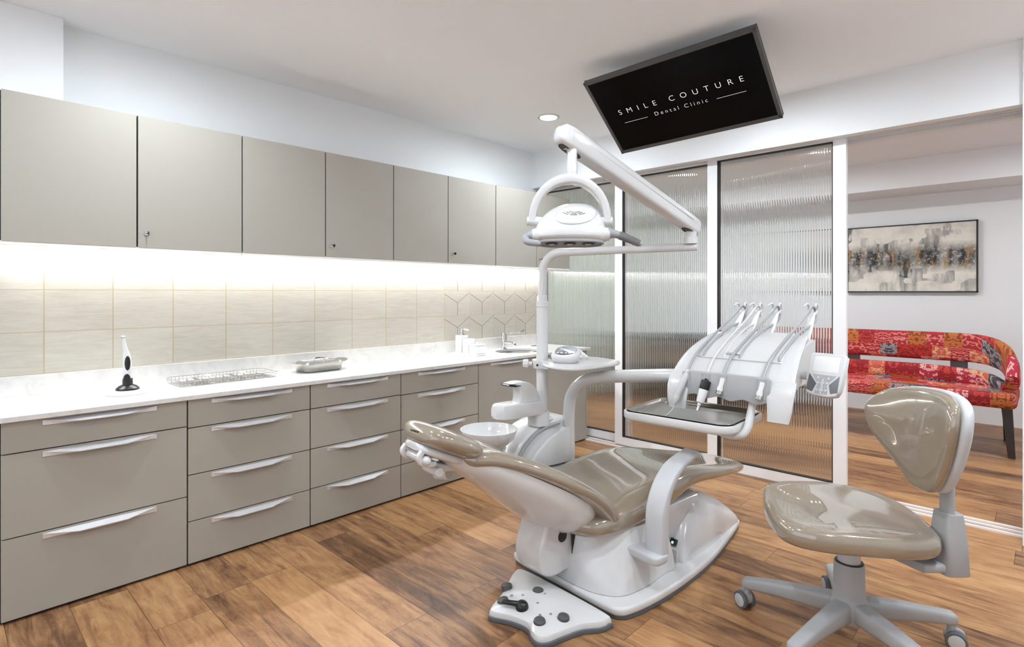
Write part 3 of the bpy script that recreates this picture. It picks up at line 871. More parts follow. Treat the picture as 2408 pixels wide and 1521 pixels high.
def on_tray(px, py): # tray-local to world
    c, s_ = math.cos(RT), math.sin(RT)
    return (-3.135 + px * c - py * s_, 1.075 + px * s_ + py * c, 0.7825)
def probe(label, py, kind, ang):
    x, y, z = on_tray(0, py)
    o = thing('dental_instrument', label, 'dental instrument', (x, y, z), RT + R(ang), 'instruments in the wire tray')
    b = MB()
    if kind == 'mirror':
        b.tube([(0.085, 0, 0.004), (-0.03, 0, 0.004), (-0.065, 0, 0.012)], [0.004, 0.0035, 0.002], 8)
        b.build('handle', M['steel'], o)
        MB().lathe([(0.0001, 0), (0.012, 0), (0.0125, 0.002), (0.0001, 0.003)], (-0.077, 0, 0.02), 20, (0.6, 0, 0.8)).build('mirror_head', M['chrome'], o)
    elif kind == 'tweezers':
        b.tube(smp([(0.085, 0, 0.004), (0.02, 0.006, 0.006), (-0.05, 0.003, 0.005), (-0.085, 0, 0.012)], 4), [0.0045, 0.004, 0.003, 0.001], 6, sy=0.5)
        b.build('handle', M['steel'], o)
        MB().tube(smp([(0.085, 0, 0.004), (0.02, -0.006, 0.006), (-0.05, -0.003, 0.005), (-0.085, 0, 0.012)], 4), [0.0045, 0.004, 0.003, 0.001], 6, sy=0.5).build('arm', M['steel'], o)
    elif kind == 'forceps':
        b.tube(smp([(0.085, 0.012, 0.008), (0.03, 0.012, 0.008), (-0.02, 0.0, 0.010), (-0.06, -0.004, 0.016)], 5), [0.006, 0.006, 0.007, 0.003], 8)
        b.build('handle', M['steel'], o)
        MB().tube(smp([(0.085, -0.012, 0.008), (0.03, -0.012, 0.008), (-0.02, 0.0, 0.012), (-0.06, 0.004, 0.016)], 5), [0.006, 0.006, 0.007, 0.003], 8).build('arm', M['steel'], o)
    else:
        b.tube(smp([(0.088, 0, 0.010), (0.07, 0, 0.004), (0.05, 0, 0.0045), (-0.05, 0, 0.0045), (-0.07, 0, 0.004), (-0.088, 0.002, 0.012)], 4), [0.0008, 0.002, 0.0045, 0.0045, 0.002, 0.0008], 8)
        b.build('handle', M['steel'], o)
    return o
kinds = ['excavator', 'tweezers', 'forceps', 'excavator', 'mirror', 'excavator', 'tweezers', 'forceps', 'excavator', 'mirror', 'excavator', 'tweezers']
desc = {'excavator': 'double-ended steel hand instrument', 'tweezers': 'steel tweezers', 'forceps': 'steel forceps', 'mirror': 'round steel mouth mirror'}
ordw = ['first', 'second', 'third', 'fourth', 'fifth', 'sixth', 'seventh', 'eighth', 'ninth', 'tenth', 'eleventh', 'twelfth']
for i, k in enumerate(kinds):
    probe('%s lying in the wire tray, %s instrument from the curing light' % (desc[k], ordw[i]), -0.195 + 0.0355 * i, k, random.uniform(-4, 4))

# lidded steel box
t = thing('steel_box', 'shallow stainless steel box with a lid on the worktop', 'steel box', (-3.13, 1.605, 0.778), R(3))
def rr3(hx, hy, r, z): return [(x, y, z) for x, y in rrect(-hx, hx, -hy, hy, r, 6)]
MB().loft([rr3(0.066, 0.11, 0.03, 0.0), rr3(0.074, 0.118, 0.034, 0.006), rr3(0.084, 0.128, 0.036, 0.045), rr3(0.085, 0.129, 0.036, 0.047)]).build('basin', M['steel'], t)
b = MB()
b.loft([rr3(0.086, 0.131, 0.036, 0.0465), rr3(0.09, 0.135, 0.036, 0.048), rr3(0.09, 0.135, 0.036, 0.050), rr3(0.078, 0.122, 0.034, 0.051), rr3(0.072, 0.115, 0.03, 0.058), rr3(0.06, 0.1, 0.026, 0.0605), rr3(0.058, 0.098, 0.026, 0.0585)])
b.build('lid', M['chrome'], t)
for s_ in (-1, 1):
    MB().loft([[(x, s_ * (0.128 + y), z + 0.012 * (y / 0.05)) for x, y in ((-0.07, 0), (-0.055, 0.032), (-0.02, 0.046), (0.02, 0.046), (0.055, 0.032), (0.07, 0))] for z in (0.048, 0.050)]).build('rim_handle', M['steel'], t)
MB().tube(smp([(0, -0.035, 0.059), (0, -0.03, 0.072), (0, 0.0, 0.076), (0, 0.03, 0.072), (0, 0.035, 0.059)], 6), 0.004, 8).build('lid_handle', M['chrome'], t)

# soap set
o = MB().slab(rrect(-0.135, 0.135, -0.052, 0.052, 0.012), 0, 0.014, 0.003).build('soap_set_tray', M['porcelain'], loc=(-3.115, 2.79, 0.778))
tag(o, 'white ceramic tray under the soap dispenser, tumbler and lidded jar', 'tray')
ZT = 0.778 + 0.0145
t = thing('soap_dispenser', 'square white soap dispenser with a chrome pump', 'soap dispenser', (-3.2, 2.79, ZT))
MB().slab(rrect(-0.035, 0.035, -0.035, 0.035, 0.006), 0, 0.125, 0.004).build('bottle', M['porcelain'], t)
b = MB().lathe([(0.0001, 0.125), (0.019, 0.125), (0.019, 0.138), (0.012, 0.142), (0.012, 0.155), (0.017, 0.157), (0.017, 0.178), (0.0001, 0.18)], seg=24)
b.tube([(0, 0, 0.17), (0.02, 0.01, 0.17), (0.055, 0.02, 0.166)], 0.005, 8)
b.build('pump', M['chrome'], t)
o = MB().loft([[(x, y, z) for x, y in rrect(-q, q, -q, q, 0.006)] for q, z in ((0.031, 0.0), (0.034, 0.006), (0.034, 0.105), (0.031, 0.105), (0.031, 0.01))]).build('tumbler', M['porcelain'], loc=(-3.122, 2.79, ZT))
tag(o, 'square white ceramic tumbler between the dispenser and the jar', 'tumbler')
t = thing('ceramic_jar', 'low square white jar with a knobbed lid', 'jar', (-3.03, 2.79, ZT))
MB().slab(rrect(-0.043, 0.043, -0.043, 0.043, 0.008), 0, 0.058, 0.004).build('jar_body', M['porcelain'], t)
l = MB().slab(rrect(-0.046, 0.046, -0.046, 0.046, 0.008), 0.0585, 0.07, 0.004).build('lid', M['porcelain'], t)
MB().lathe([(0.0001, 0.07), (0.008, 0.07), (0.01, 0.078), (0.007, 0.084), (0.0001, 0.085)], seg=20).build('knob', M['porcelain'], l)

# ------------------------------------------------------------------ dental chair (local x: patient's right, y: towards the feet)
CH = (-1.467, 2.314, 0)
CA = R(-8)
t = thing('dental_chair', 'reclined taupe and white dental chair on its white floor base', 'dental chair', CH, CA)
# base plate
outl = [(-0.20, -0.505), (0.08, -0.497), (0.31, -0.487), (0.375, -0.468), (0.397, -0.41), (0.405, -0.28), (0.395, -0.10), (0.365, 0.12), (0.325, 0.30), (0.275, 0.47), (0.225, 0.63),
        (0.19, 0.675), (0.0, 0.685), (-0.05, 0.66), (-0.12, 0.45), (-0.18, 0.25), (-0.22, 0.0), (-0.24, -0.25), (-0.24, -0.45)]
sm = [(p.x, p.y) for p in smp([(x, y, 0) for x, y in outl], 4, True)]
def scaled(poly, k, c=(0.09, 0.05)): return [(c[0] + (x - c[0]) * k, c[1] + (y - c[1]) * k) for x, y in poly]
MB().slab(scaled(sm, 0.985), 0.0, 0.022, 0.004).build('rubber_skirt', M['rubber'], t)
bp = MB().slab(sm, 0.016, 0.05, 0.012, 4).build('base_plate', M['white'], t)
# foot control in front of the base
fo = [(-0.115, -0.592), (-0.02, -0.72), (0.045, -0.835), (0.075, -0.85), (0.14, -0.812), (0.215, -0.79), (0.262, -0.81), (0.30, -0.815), (0.325, -0.79), (0.335, -0.72), (0.348, -0.64),
      (0.382, -0.575), (0.385, -0.535), (0.36, -0.512), (0.1, -0.525), (-0.10, -0.545)]
fs_ = [(p.x, p.y) for p in smp([(x, y, 0) for x, y in fo], 4, True)]
fc = MB().slab(scaled(fs_, 1.0, (0.15, -0.65)), 0.0, 0.02, 0.004).build('foot_control', M['rubber'], t)
MB().loft([[(0.15 + (x - 0.15) * k, -0.65 + (y + 0.65) * k, z) for x, y in fs_] for k, z in ((0.975, 0.016), (0.975, 0.03), (0.955, 0.038), (0.86, 0.046), (0.6, 0.052), (0.2, 0.054))]).build('shell', M['white'], fc)
for x, y, dx, dy in ((-0.012, -0.706, -0.3, 0), (0.063, -0.782, -0.2, -0.2), (0.093, -0.63, 0, 0.1), (0.253, -0.761, 0.1, -0.2), (0.289, -0.677, 0.2, 0)):
    MB().lathe([(0.0001, -0.01), (0.022, -0.01), (0.0225, 0.006), (0.0205, 0.0125), (0.013, 0.0165), (0.0001, 0.0175)], (x, y, 0.046), 28, (dx * 0.7, dy * 0.7, 1)).build('pedal_button', M['button'], fc)
b = MB().lathe([(0.0001, -0.01), (0.024, -0.01), (0.025, 0.006), (0.022, 0.017), (0.014, 0.025), (0.0001, 0.028)], (0.145, -0.755, 0.05), 28)
b.tube([(0.14, -0.765, 0.066), (0.118, -0.785, 0.068), (0.095, -0.803, 0.068)], [0.0105, 0.0095, 0.009], 12, round_ends=True)
b.build('joystick', M['black'], fc)
# printed pictograms: small rings and strokes beside the buttons
for x, y in ((0.128, -0.625), (0.082, -0.700), (0.055, -0.735), (0.225, -0.735), (0.245, -0.70), (0.16, -0.69)):
    MB().lathe([(0.0045, 0), (0.0058, 0), (0.0058, 0.0006), (0.0045, 0.0006)], (x, y, 0.0535), 16).box(x - 0.0008, x + 0.0008, y - 0.005, y + 0.005, 0.0535, 0.0541).build('pictogram', M['midgrey'], fc)

# rear cover of the base
rows = [(0.015, 0.112, 0.205, 0.055, 0.0), (0.03, 0.112, 0.207, 0.10, 0.0), (0.09, 0.110, 0.205, 0.20, 0.0), (0.165, 0.108, 0.20, 0.275, 0.0), (0.20, 0.106, 0.197, 0.290, 0.0), (0.28, 0.10, 0.19, 0.280, 0.0),
        (0.38, 0.095, 0.178, 0.25, 0.0), (0.48, 0.09, 0.163, 0.205, 0.0), (0.57, 0.085, 0.15, 0.15, 0.0), (0.63, 0.082, 0.14, 0.105, 0.0), (0.65, 0.08, 0.132, 0.08, 0.0)]
rings = []
for v, c, hw_, h, _ in stations(rows, 3):
    ring = []
    # bottom left -> bottom right -> shoulder -> crown -> shoulder
    prof = [(-1, 0), (-1, 0.2), (-0.98, 0.4), (-0.92, 0.62), (-0.80, 0.80), (-0.62, 0.92), (-0.35, 0.985), (0, 1), (0.35, 0.985), (0.62, 0.92), (0.80, 0.80), (0.92, 0.62), (0.98, 0.4), (1, 0.2), (1, 0)]
    for px, pz in prof: ring.append((c + hw_ * px, v, 0.045 + (h - 0.045) * pz))
    rings.append(ring)
cov = MB().loft(rings).build('rear_cover', M['white'], t, smooth=50)
MB().box(-0.09, 0.30, 0.0, 0.012, 0.045, 0.11).build('front_lip', M['white'], cov, bevel=0.006)
q = MB().obox((0.262, 0.026, 0.125), (1, 0, 0), (0, 0.5, 0.87), (0, -0.87, 0.5), 0.012, 0.014, 0.012).build('power_switch', M['black'], cov, bevel=0.002)
MB().obox((0.265, 0.022, 0.122), (1, 0, 0), (0, 0.5, 0.87), (0, -0.87, 0.5), 0.004, 0.005, 0.0135).build('switch_lamp', M['led'], q)
MB().cyl((0.285, 0.36, 0.085), (0.293, 0.36, 0.087), 0.006, 14).build('screw', M['chrome'], cov)

# lifting arm between column and rear cover
MB().loft([[(0.1 + 0.15 * x, v, z + h * y) for x, y in sring(24, 1, 1, 6)] for v, z, h in ((-0.25, 0.17, 0.11), (-0.02, 0.19, 0.10), (0.16, 0.22, 0.075), (0.24, 0.235, 0.06))]).build('lifting_arm', M['white'], t, smooth=50)

# column under the seat
cb = [(-0.125, -0.445), (0.0, -0.475), (0.13, -0.485), (0.25, -0.46), (0.325, -0.395), (0.338, -0.27), (0.32, -0.12), (0.30, -0.03), (0.1, -0.02), (-0.12, -0.03), (-0.135, -0.25)]
ct_ = [(-0.085, -0.45), (0.0, -0.463), (0.085, -0.458), (0.175, -0.41), (0.255, -0.31), (0.283, -0.21), (0.275, -0.12), (0.26, -0.05), (0.09, -0.045), (-0.08, -0.05), (-0.09, -0.25)]
rings = []
for z, k in ((0.052, -0.02), (0.06, 0.0), (0.10, 0.10), (0.15, 0.38), (0.20, 0.70), (0.25, 0.92), (0.27, 1.0)):
    rings.append([(p_.x, p_.y, z) for p_ in smp([(lerp(a_[0], b_[0], k), lerp(a_[1], b_[1], k), 0) for a_, b_ in zip(cb, ct_)], 5, True)])
colm = MB().loft(rings).build('column', M['white'], t, smooth=50)
MB().box(0.1185, 0.1225, -0.470, -0.42, 0.07, 0.262).build('seam', M['gasket'], colm, smooth=0)  # black strip painted in for the shaded slot beside the bracket
MB().cyl((0.108, -0.515, 0.245), (0.1135, -0.515, 0.245), 0.024, 24).build('hinge_hole_shade', M['black'], colm)  # solid black disc in place of the shade inside a hole

# hinge bracket that carries the backrest (rounded, facing the head end)
prof = [(-0.50, 0.095), (-0.56, 0.09), (-0.61, 0.11), (-0.632, 0.155), (-0.632, 0.205), (-0.615, 0.255), (-0.60, 0.30), (-0.60, 0.36), (-0.46, 0.36), (-0.44, 0.20), (-0.44, 0.10)]
pp = [(p.x, p.y) for p in smp([(x, y, 0) for x, y in prof], 4, True)]
MB().slab(pp, -0.055, 0.112, 0.016, 4, f=lambda x, y, z: (z, x, y)).build('hinge_bracket', M['white'], t, smooth=50)

# seat and leg rest upholstery: rings across, along the chair
rows = [(-0.515, 0.0, 0.13, 0.315, 0.280), (-0.505, 0.0, 0.19, 0.328, 0.262), (-0.47, 0.0, 0.243, 0.346, 0.248), (-0.40, 0.0, 0.272, 0.362, 0.238), (-0.28, 0.0, 0.284, 0.385, 0.232), (-0.12, 0.0, 0.286, 0.415, 0.246), (0.02, 0.0, 0.281, 0.432, 0.276),
        (0.14, 0.0, 0.270, 0.432, 0.308), (0.28, 0.0, 0.252, 0.414, 0.314), (0.42, 0.0, 0.235, 0.385, 0.298), (0.56, 0.0, 0.214, 0.354, 0.282), (0.70, 0.0, 0.190, 0.325, 0.268), (0.79, 0.0, 0.165, 0.308, 0.262), (0.835, 0.0, 0.13, 0.300, 0.264), (0.852, 0.0, 0.07, 0.293, 0.270)]
rings = []
NS = 40
for v, c, hw_, zt, zb in stations(rows, 5):
    mid, hh = (zt + zb) / 2, (zt - zb) / 2
    dish = 0.020 * max(0.0, min(1.0, (hw_ - 0.12) / 0.1))      # hollow between raised edges
    ring = []
    for x, y in sring(NS, hw_, hh, 3.2):
        z = mid + y
        if y > 0:
            k = abs(x) / hw_
            z -= dish * (1 - min(1, (k / 0.78)) ** 3) * (y / hh)
        ring.append((c + x, v, z))
    rings.append(ring)
MB().loft(rings).build('seat', M['vinyl'], t, smooth=70)
# clear cover over the foot end
rings = []
for v, k in ((0.42, 1.0), (0.56, 1.0), (0.70, 1.0), (0.79, 1.0), (0.835, 1.0), (0.856, 1.0)):
    c, hw_, zt, zb = table(rows, min(v, 0.85))
    mid, hh = (zt + zb) / 2, (zt - zb) / 2
    rings.append([(c + x, v, mid + y) for x, y in sring(NS, hw_ + 0.004, hh + 0.004, 3.0)])
inner = [[(0 + (p[0]) * 0.985, p[1] - 0.002, mid2 + (p[2] - mid2) * 0.96) for p in r_] for r_, mid2 in ((r_, sum(p[2] for p in r_) / len(r_)) for r_ in reversed(rings))]

# backrest: frames along the recline, rings across
TB = R(25)
d = Vector((0, math.cos(TB), -math.sin(TB)))      # neck -> hip
nrm = Vector((0, math.sin(TB), math.cos(TB)))      # towards the patient
P0 = Vector((0, -0.965, 0.632))
def frame(s_, x, h, curve=0.0): return P0 + d * s_ + nrm * (h + curve) + Vector((x, 0, 0))
# s, half width, cushion centre offset, cushion half thickness
rows = [(-0.02, 0.075, 0.010, 0.022), (0.0, 0.105, 0.012, 0.035), (0.03, 0.13, 0.018, 0.042), (0.09, 0.155, 0.036, 0.043), (0.17, 0.195, 0.048, 0.042), (0.28, 0.235, 0.049, 0.045), (0.40, 0.262, 0.043, 0.048), (0.52, 0.277, 0.029, 0.053),
        (0.61, 0.281, 0.006, 0.062), (0.67, 0.277, -0.019, 0.069), (0.72, 0.256, -0.044, 0.068), (0.752, 0.208, -0.062, 0.055), (0.768, 0.13, -0.070, 0.030)]
rings = []
for s_, hw_, off, ht in stations(rows, 5):
    ring = []
    for x, y in sring(NS, hw_, ht, 2.6):
        k = abs(x) / hw_
        h = off + y
        if y > 0: h -= 0.018 * (1 - min(1, k / 0.85) ** 3) * (y / ht) * min(1, hw_ / 0.2)
        ring.append(frame(s_, x, h))
    rings.append(ring)
MB().loft(rings).build('backrest', M['vinyl'], t, smooth=70)
# white shell behind it
rows = [(-0.06, 0.055, 0.0, 0.030), (-0.02, 0.078, 0.0, 0.045), (0.05, 0.125, 0.015, 0.075), (0.15, 0.168, 0.025, 0.105), (0.27, 0.212, 0.022, 0.135), (0.40, 0.238, 0.014, 0.158), (0.49, 0.244, 0.002, 0.158), (0.55, 0.238, -0.012, 0.150), (0.60, 0.222, -0.026, 0.128), (0.635, 0.19, -0.042, 0.098), (0.65, 0.13, -0.052, 0.06)]
rings = []
for s_, hw_, top, dep in stations(rows, 4):
    ring = []
    for i in range(NS // 2 + 1):
        th = PI * i / (NS // 2)
        c_, q_ = math.cos(th), math.sin(th)
        ring.append(frame(s_, hw_ * math.copysign(abs(c_) ** 0.85, c_), top - dep * q_ ** 0.9))
    for i in range(1, 8): ring.append(frame(s_, -hw_ + 2 * hw_ * i / 8, top + 0.004))
    rings.append(ring)
MB().loft(rings).build('back_shell', M['white'], t, smooth=60)

# headrest
TH = R(24)
dh = Vector((0, math.cos(TH), -math.sin(TH))); nh = Vector((0, math.sin(TH), math.cos(TH)))
HC = Vector((0.0, -1.012, 0.700))
rings = []
rows = [(-0.128, 0.03, 0.012), (-0.124, 0.075, 0.027), (-0.113, 0.108, 0.038), (-0.09, 0.128, 0.045), (-0.05, 0.138, 0.048), (0.0, 0.14, 0.048), (0.05, 0.138, 0.048), (0.09, 0.128, 0.046), (0.113, 0.108, 0.039), (0.124, 0.075, 0.028), (0.128, 0.03, 0.012)]
for s_, hw_, ht in stations(rows, 3):
    rings.append([HC + dh * s_ + nh * (y - (0.010 * (1 - (abs(x) / 0.14) ** 2) if y > 0 else 0)) + Vector((x, 0, 0)) for x, y in sring(NS, hw_, ht, 2.3)])
head = MB().loft(rings).build('headrest', M['vinyl'], t, smooth=70)
# headrest bracket: plate, cross tube, two-piece link, lock handle, neck plate
b = MB()
rings = []
for s_, hw_, ht in ((-0.115, 0.05, 0.012), (-0.105, 0.075, 0.016), (-0.06, 0.095, 0.02), (0.02, 0.095, 0.02), (0.08, 0.075, 0.018), (0.10, 0.05, 0.014)):
    rings.append([HC + dh * s_ + nh * (-0.052 + y) + Vector((x, 0, 0)) for x, y in sring(24, hw_, ht, 3)])
b.loft(rings)
b.build('headrest_plate', M['white'], t, smooth=50)
p = lambda s_, x, h: HC + dh * s_ + nh * h + Vector((x, 0, 0))
MB().tube([p(-0.085, -0.07, -0.085), p(-0.085, 0.075, -0.085)], 0.016, 16, round_ends=True).build('cross_tube', M['white'], t)
for x in (-0.06, 0.06):
    MB().band(smp([p(-0.105, x, -0.06), p(-0.11, x, -0.085), p(-0.085, x, -0.1), p(-0.04, x, -0.085)], 5), (1, 0, 0), 0.02, 0.018).build('bracket_fork', M['white'], t)
lk = MB().band(smp([p(-0.075, 0, -0.085), p(0.0, 0, -0.098), p(0.08, 0, -0.082), p(0.13, 0, -0.058)], 5), (1, 0, 0), [0.075, 0.06, 0.055, 0.06], [0.036, 0.03, 0.024, 0.024])
lk.build('link_arm', M['whitematte'], t, smooth=50)
MB().cyl(p(-0.005, -0.04, -0.112), p(-0.005, 0.06, -0.112), 0.017, 20).build('lock_knob', M['white'], t, bevel=0.003)
MB().cyl(p(0.105, -0.05, -0.075), p(0.105, 0.05, -0.075), 0.014, 20).build('hinge_pin', M['grey'], t, bevel=0.002)
np_ = MB().loft([[frame(s_, x * hw_, h + y * th_) for x, y in sring(24, 1, 1, 4)] for s_, hw_, h, th_ in ((-0.10, 0.045, -0.012, 0.012), (-0.07, 0.055, -0.012, 0.016), (0.0, 0.075, -0.018, 0.022), (0.06, 0.09, -0.03, 0.03))])
np_.build('neck_plate', M['white'], t, smooth=50)
# release knob under the shell
b = MB().lathe([(0.0001, 0), (0.02, 0), (0.024, 0.006), (0.024, 0.02), (0.02, 0.024), (0.022, 0.03), (0.022, 0.042), (0.019, 0.046), (0.021, 0.052), (0.021, 0.064), (0.014, 0.07), (0.0001, 0.071)], frame(0.06, -0.075, -0.075), 28, (-0.9, -0.25, -0.2))
b.build('recline_knob', M['grey'], t)

# right armrest: broad band on a short foot
path = smp([(0.38, -0.250, 0.205), (0.38, -0.250, 0.295), (0.38, -0.245, 0.375), (0.38, -0.210, 0.455), (0.38, -0.135, 0.522), (0.38, -0.01, 0.562)], 6)
arm = MB().band(path, (1, 0, 0), [0.088, 0.09, 0.09, 0.088, 0.084, 0.075], [0.052, 0.05, 0.046, 0.038, 0.030, 0.020]).build('armrest', M['grey'], t, smooth=50)
MB().slab(rrect(0.16, 0.428, -0.315, -0.222, 0.03), 0.172, 0.210, 0.012, 4).build('armrest_foot', M['grey'], arm)

# ------------------------------------------------------------------ spittoon unit (same axes as the chair)
t = thing('spittoon_unit', 'white spittoon unit with a round bowl beside the dental chair', 'spittoon', CH, CA)
# body: front curves down towards the bowl
prof = [(0.0, 0.33), (0.0, 0.575), (-0.10, 0.578), (-0.19, 0.572), (-0.255, 0.552), (-0.32, 0.515), (-0.375, 0.465), (-0.415, 0.41), (-0.44, 0.37), (-0.43, 0.35), (-0.30, 0.335)]
MB().slab(prof, -0.545, -0.365, 0.012, 3, f=lambda x, y, z: (z, x, y)).build('body', M['white'], t, smooth=40)
MB().slab(rrect(-0.50, -0.10, -0.20, -0.04, 0.03), 0.20, 0.345, 0.01).build('carrier_arm', M['white'], t)
# grey curved stripe on the side
path = smp([(-0.372, -0.095, 0.562), (-0.372, -0.17, 0.556), (-0.372, -0.25, 0.530), (-0.372, -0.32, 0.482), (-0.372, -0.37, 0.420), (-0.372, -0.395, 0.36)], 6)
MB().band(path, (1, 0, 0), 0.05, 0.016).build('grey_stripe', M['midgrey'], t, smooth=50)
# side pocket under the stripe
prof = [(-0.02, 0.545), (-0.10, 0.535), (-0.19, 0.50), (-0.26, 0.45), (-0.32, 0.385), (-0.30, 0.36), (-0.10, 0.355), (-0.02, 0.36)]
MB().slab(prof, -0.40, -0.33, 0.012, 3, f=lambda x, y, z: (z, x, y)).build('side_pocket', M['white'], t, smooth=40)
# bowl on its pedestal
pr = [(0.0001, 0.492), (0.05, 0.493), (0.09, 0.505), (0.122, 0.535), (0.137, 0.572), (0.139, 0.58), (0.135, 0.58), (0.132, 0.572), (0.116, 0.54), (0.085, 0.514), (0.045, 0.503), (0.0001, 0.501)]
MB().lathe(pr, (-0.42, -0.50, 0), 56).build('bowl', M['porcelain'], t)
MB().lathe([(0.0001, 0.37), (0.055, 0.37), (0.062, 0.40), (0.075, 0.45), (0.085, 0.488), (0.0001, 0.490)], (-0.42, -0.50, 0), 40).build('pedestal', M['white'], t)
# cup filler shelf and swan-neck spout
pl = [(-0.455, -0.20), (-0.345, -0.20), (-0.345, -0.40), (-0.36, -0.455), (-0.39, -0.48), (-0.43, -0.48), (-0.455, -0.455)]
MB().loft([[(-0.4 + (x + 0.4) * k, -0.34 + (y + 0.34) * k, z) for x, y in pl] for k, z in ((0.93, 0.625), (1.0, 0.640), (1.0, 0.672), (0.96, 0.688), (0.88, 0.693))]).build('cup_shelf', M['white'], t, smooth=30)
MB().loft([[(-0.4 + 0.05 * x, -0.2 + 0.05 * y, z) for x, y in sring(24, 1, 1, 3)] for z in (0.56, 0.63)]).build('shelf_neck', M['white'], t)
path = smp([(-0.4, -0.225, 0.68), (-0.4, -0.232, 0.715), (-0.4, -0.252, 0.755), (-0.4, -0.295, 0.785), (-0.4, -0.345, 0.795), (-0.4, -0.41, 0.789)], 6)
prof = [(-0.212, 0.62), (-0.215, 0.70), (-0.232, 0.745), (-0.265, 0.778), (-0.31, 0.795), (-0.36, 0.799), (-0.41, 0.792), (-0.412, 0.783), (-0.37, 0.776), (-0.348, 0.755), (-0.345, 0.72), (-0.352, 0.69), (-0.36, 0.66)]
pf = [(p_.x, p_.y) for p_ in smp([(x, y, 0) for x, y in prof], 3, True)]
sp = MB().slab(pf, -0.435, -0.368, 0.01, 3, f=lambda x, y, z: (z, x, y)).build('spout_housing', M['white'], t, smooth=50)
MB().band(smp([(-0.4015, -0.342, 0.779), (-0.4015, -0.375, 0.780), (-0.4015, -0.414, 0.787)], 4), (1, 0, 0), 0.0705, [0.004, 0.012, 0.013]).build('black_tip', M['black'], sp)
# small black knob and white filter cup below
MB().lathe([(0.0001, 0), (0.03, 0), (0.035, 0.01), (0.035, 0.06), (0.02, 0.08), (0.0001, 0.082)], (-0.30, -0.20, 0.25), 24).build('filter_cup', M['clear'], t)
MB().obox((-0.28, -0.06, 0.28), (1, 0, 0), (0, 0.8, -0.6), (0, 0.6, 0.8), 0.06, 0.10, 0.008).build('lower_flap', M['white'], t, bevel=0.004)
MB().tube(smp([(-0.345, -0.02, 0.36), (-0.325, -0.01, 0.33), (-0.32, -0.01, 0.2), (-0.33, -0.03, 0.12)], 5), 0.006, 10).build('drain_hose', M['hosewhite'], t)

# ------------------------------------------------------------------ dental lamp: pole, two arms, head
t = thing('dental_lamp', 'white dental lamp on a tall pole with two jointed arms', 'dental lamp', CH, CA)
PU, PV = -0.421, -0.156
ed = Vector((0.717, 0.28, 0)).normalized()
MB().lathe([(0.0001, 0.579), (0.055, 0.579), (0.055, 0.585), (0.034, 0.592), (0.0305, 0.60), (0.0305, 1.165), (0.033, 1.167), (0.033, 1.19), (0.028, 1.196), (0.026, 1.222), (0.022, 1.23), (0.0001, 1.23)], (PU, PV, 0), 32).build('lower_pole', M['white'], t)
c0 = Vector((PU, PV, 1.447))
path = [Vector((PU, PV, 1.22)), Vector((PU, PV, 1.33))]
for k in range(1, 10):
    a = PI / 2 * k / 10
    path.append(Vector((PU, PV, 1.337)) + ed * 0.11 * (1 - math.cos(a)) + Vector((0, 0, 0.11 * math.sin(a))))
path += [c0 + ed * 0.11, c0 + ed * 0.45, c0 + ed * 0.79]
MB().tube(path, [0.0225] * 11 + [0.021, 0.0185, 0.0175], 20).build('upper_pole', M['white'], t)
AE = c0 + ed * 0.76
b = MB().lathe([(0.0001, 0.0), (0.032, 0.0), (0.032, 0.03), (0.026, 0.036), (0.026, 0.075), (0.0001, 0.075)], AE + Vector((0, 0, 0.015)), 28)
b.build('elbow_joint', M['white'], t)
A1 = AE + Vector((0.0, 0, 0.102))
A2 = Vector((0.306, -0.655, 1.795))
# the arm is a hollow channel, square-ish, wider towards the lamp
ax = (A2 - A1).normalized()
sd = ax.cross(Vector((0, 0, 1))).normalized(); un = sd.cross(ax).normalized()
if un.z < 0: un = -un
L_ = (A2 - A1).length
rings = []
for s_, w_, h_ in ((-0.045, 0.014, 0.020), (-0.04, 0.026, 0.031), (-0.015, 0.031, 0.035), (0.1, 0.033, 0.036), (0.5 * L_, 0.034, 0.038), (0.9 * L_, 0.035, 0.040), (L_ + 0.02, 0.036, 0.042), (L_ + 0.055, 0.032, 0.036), (L_ + 0.07, 0.018, 0.02)):
    rings.append([A1 + ax * s_ + sd * x + un * y for x, y in sring(28, w_, h_, 4.5)])
arm = MB().loft(rings).build('spring_arm', M['white'], t, smooth=45)
b = MB()
for q in (-1, 1):
    b.loft([[A1 + ax * s_ + sd * (q * 0.0342 + 0.001 * x) + un * (0.008 + 0.0012 * y) for x, y in sring(8, 1, 1, 3)] for s_ in (0.03, L_ - 0.05)])
b.build('seam', M['grey'], arm)
b = MB()
for s_ in (0.0, L_ - 0.005):
    b.loft([[A1 + ax * (s_ + 0.055 * x) + sd * 0.02 * y - un * (0.0335 + 0.0085 * k + 0.004 * (s_ > 0.1)) for x, y in sring(20, 1, 1, 2.4)] for k in (0, 0.5)])
b.build('arm_slot', M['black'], arm)
MB().cyl(A1 - Vector((0, 0, 0.045)), A1 - Vector((0, 0, 0.01)), 0.02, 20).build('elbow_pin', M['white'], t)
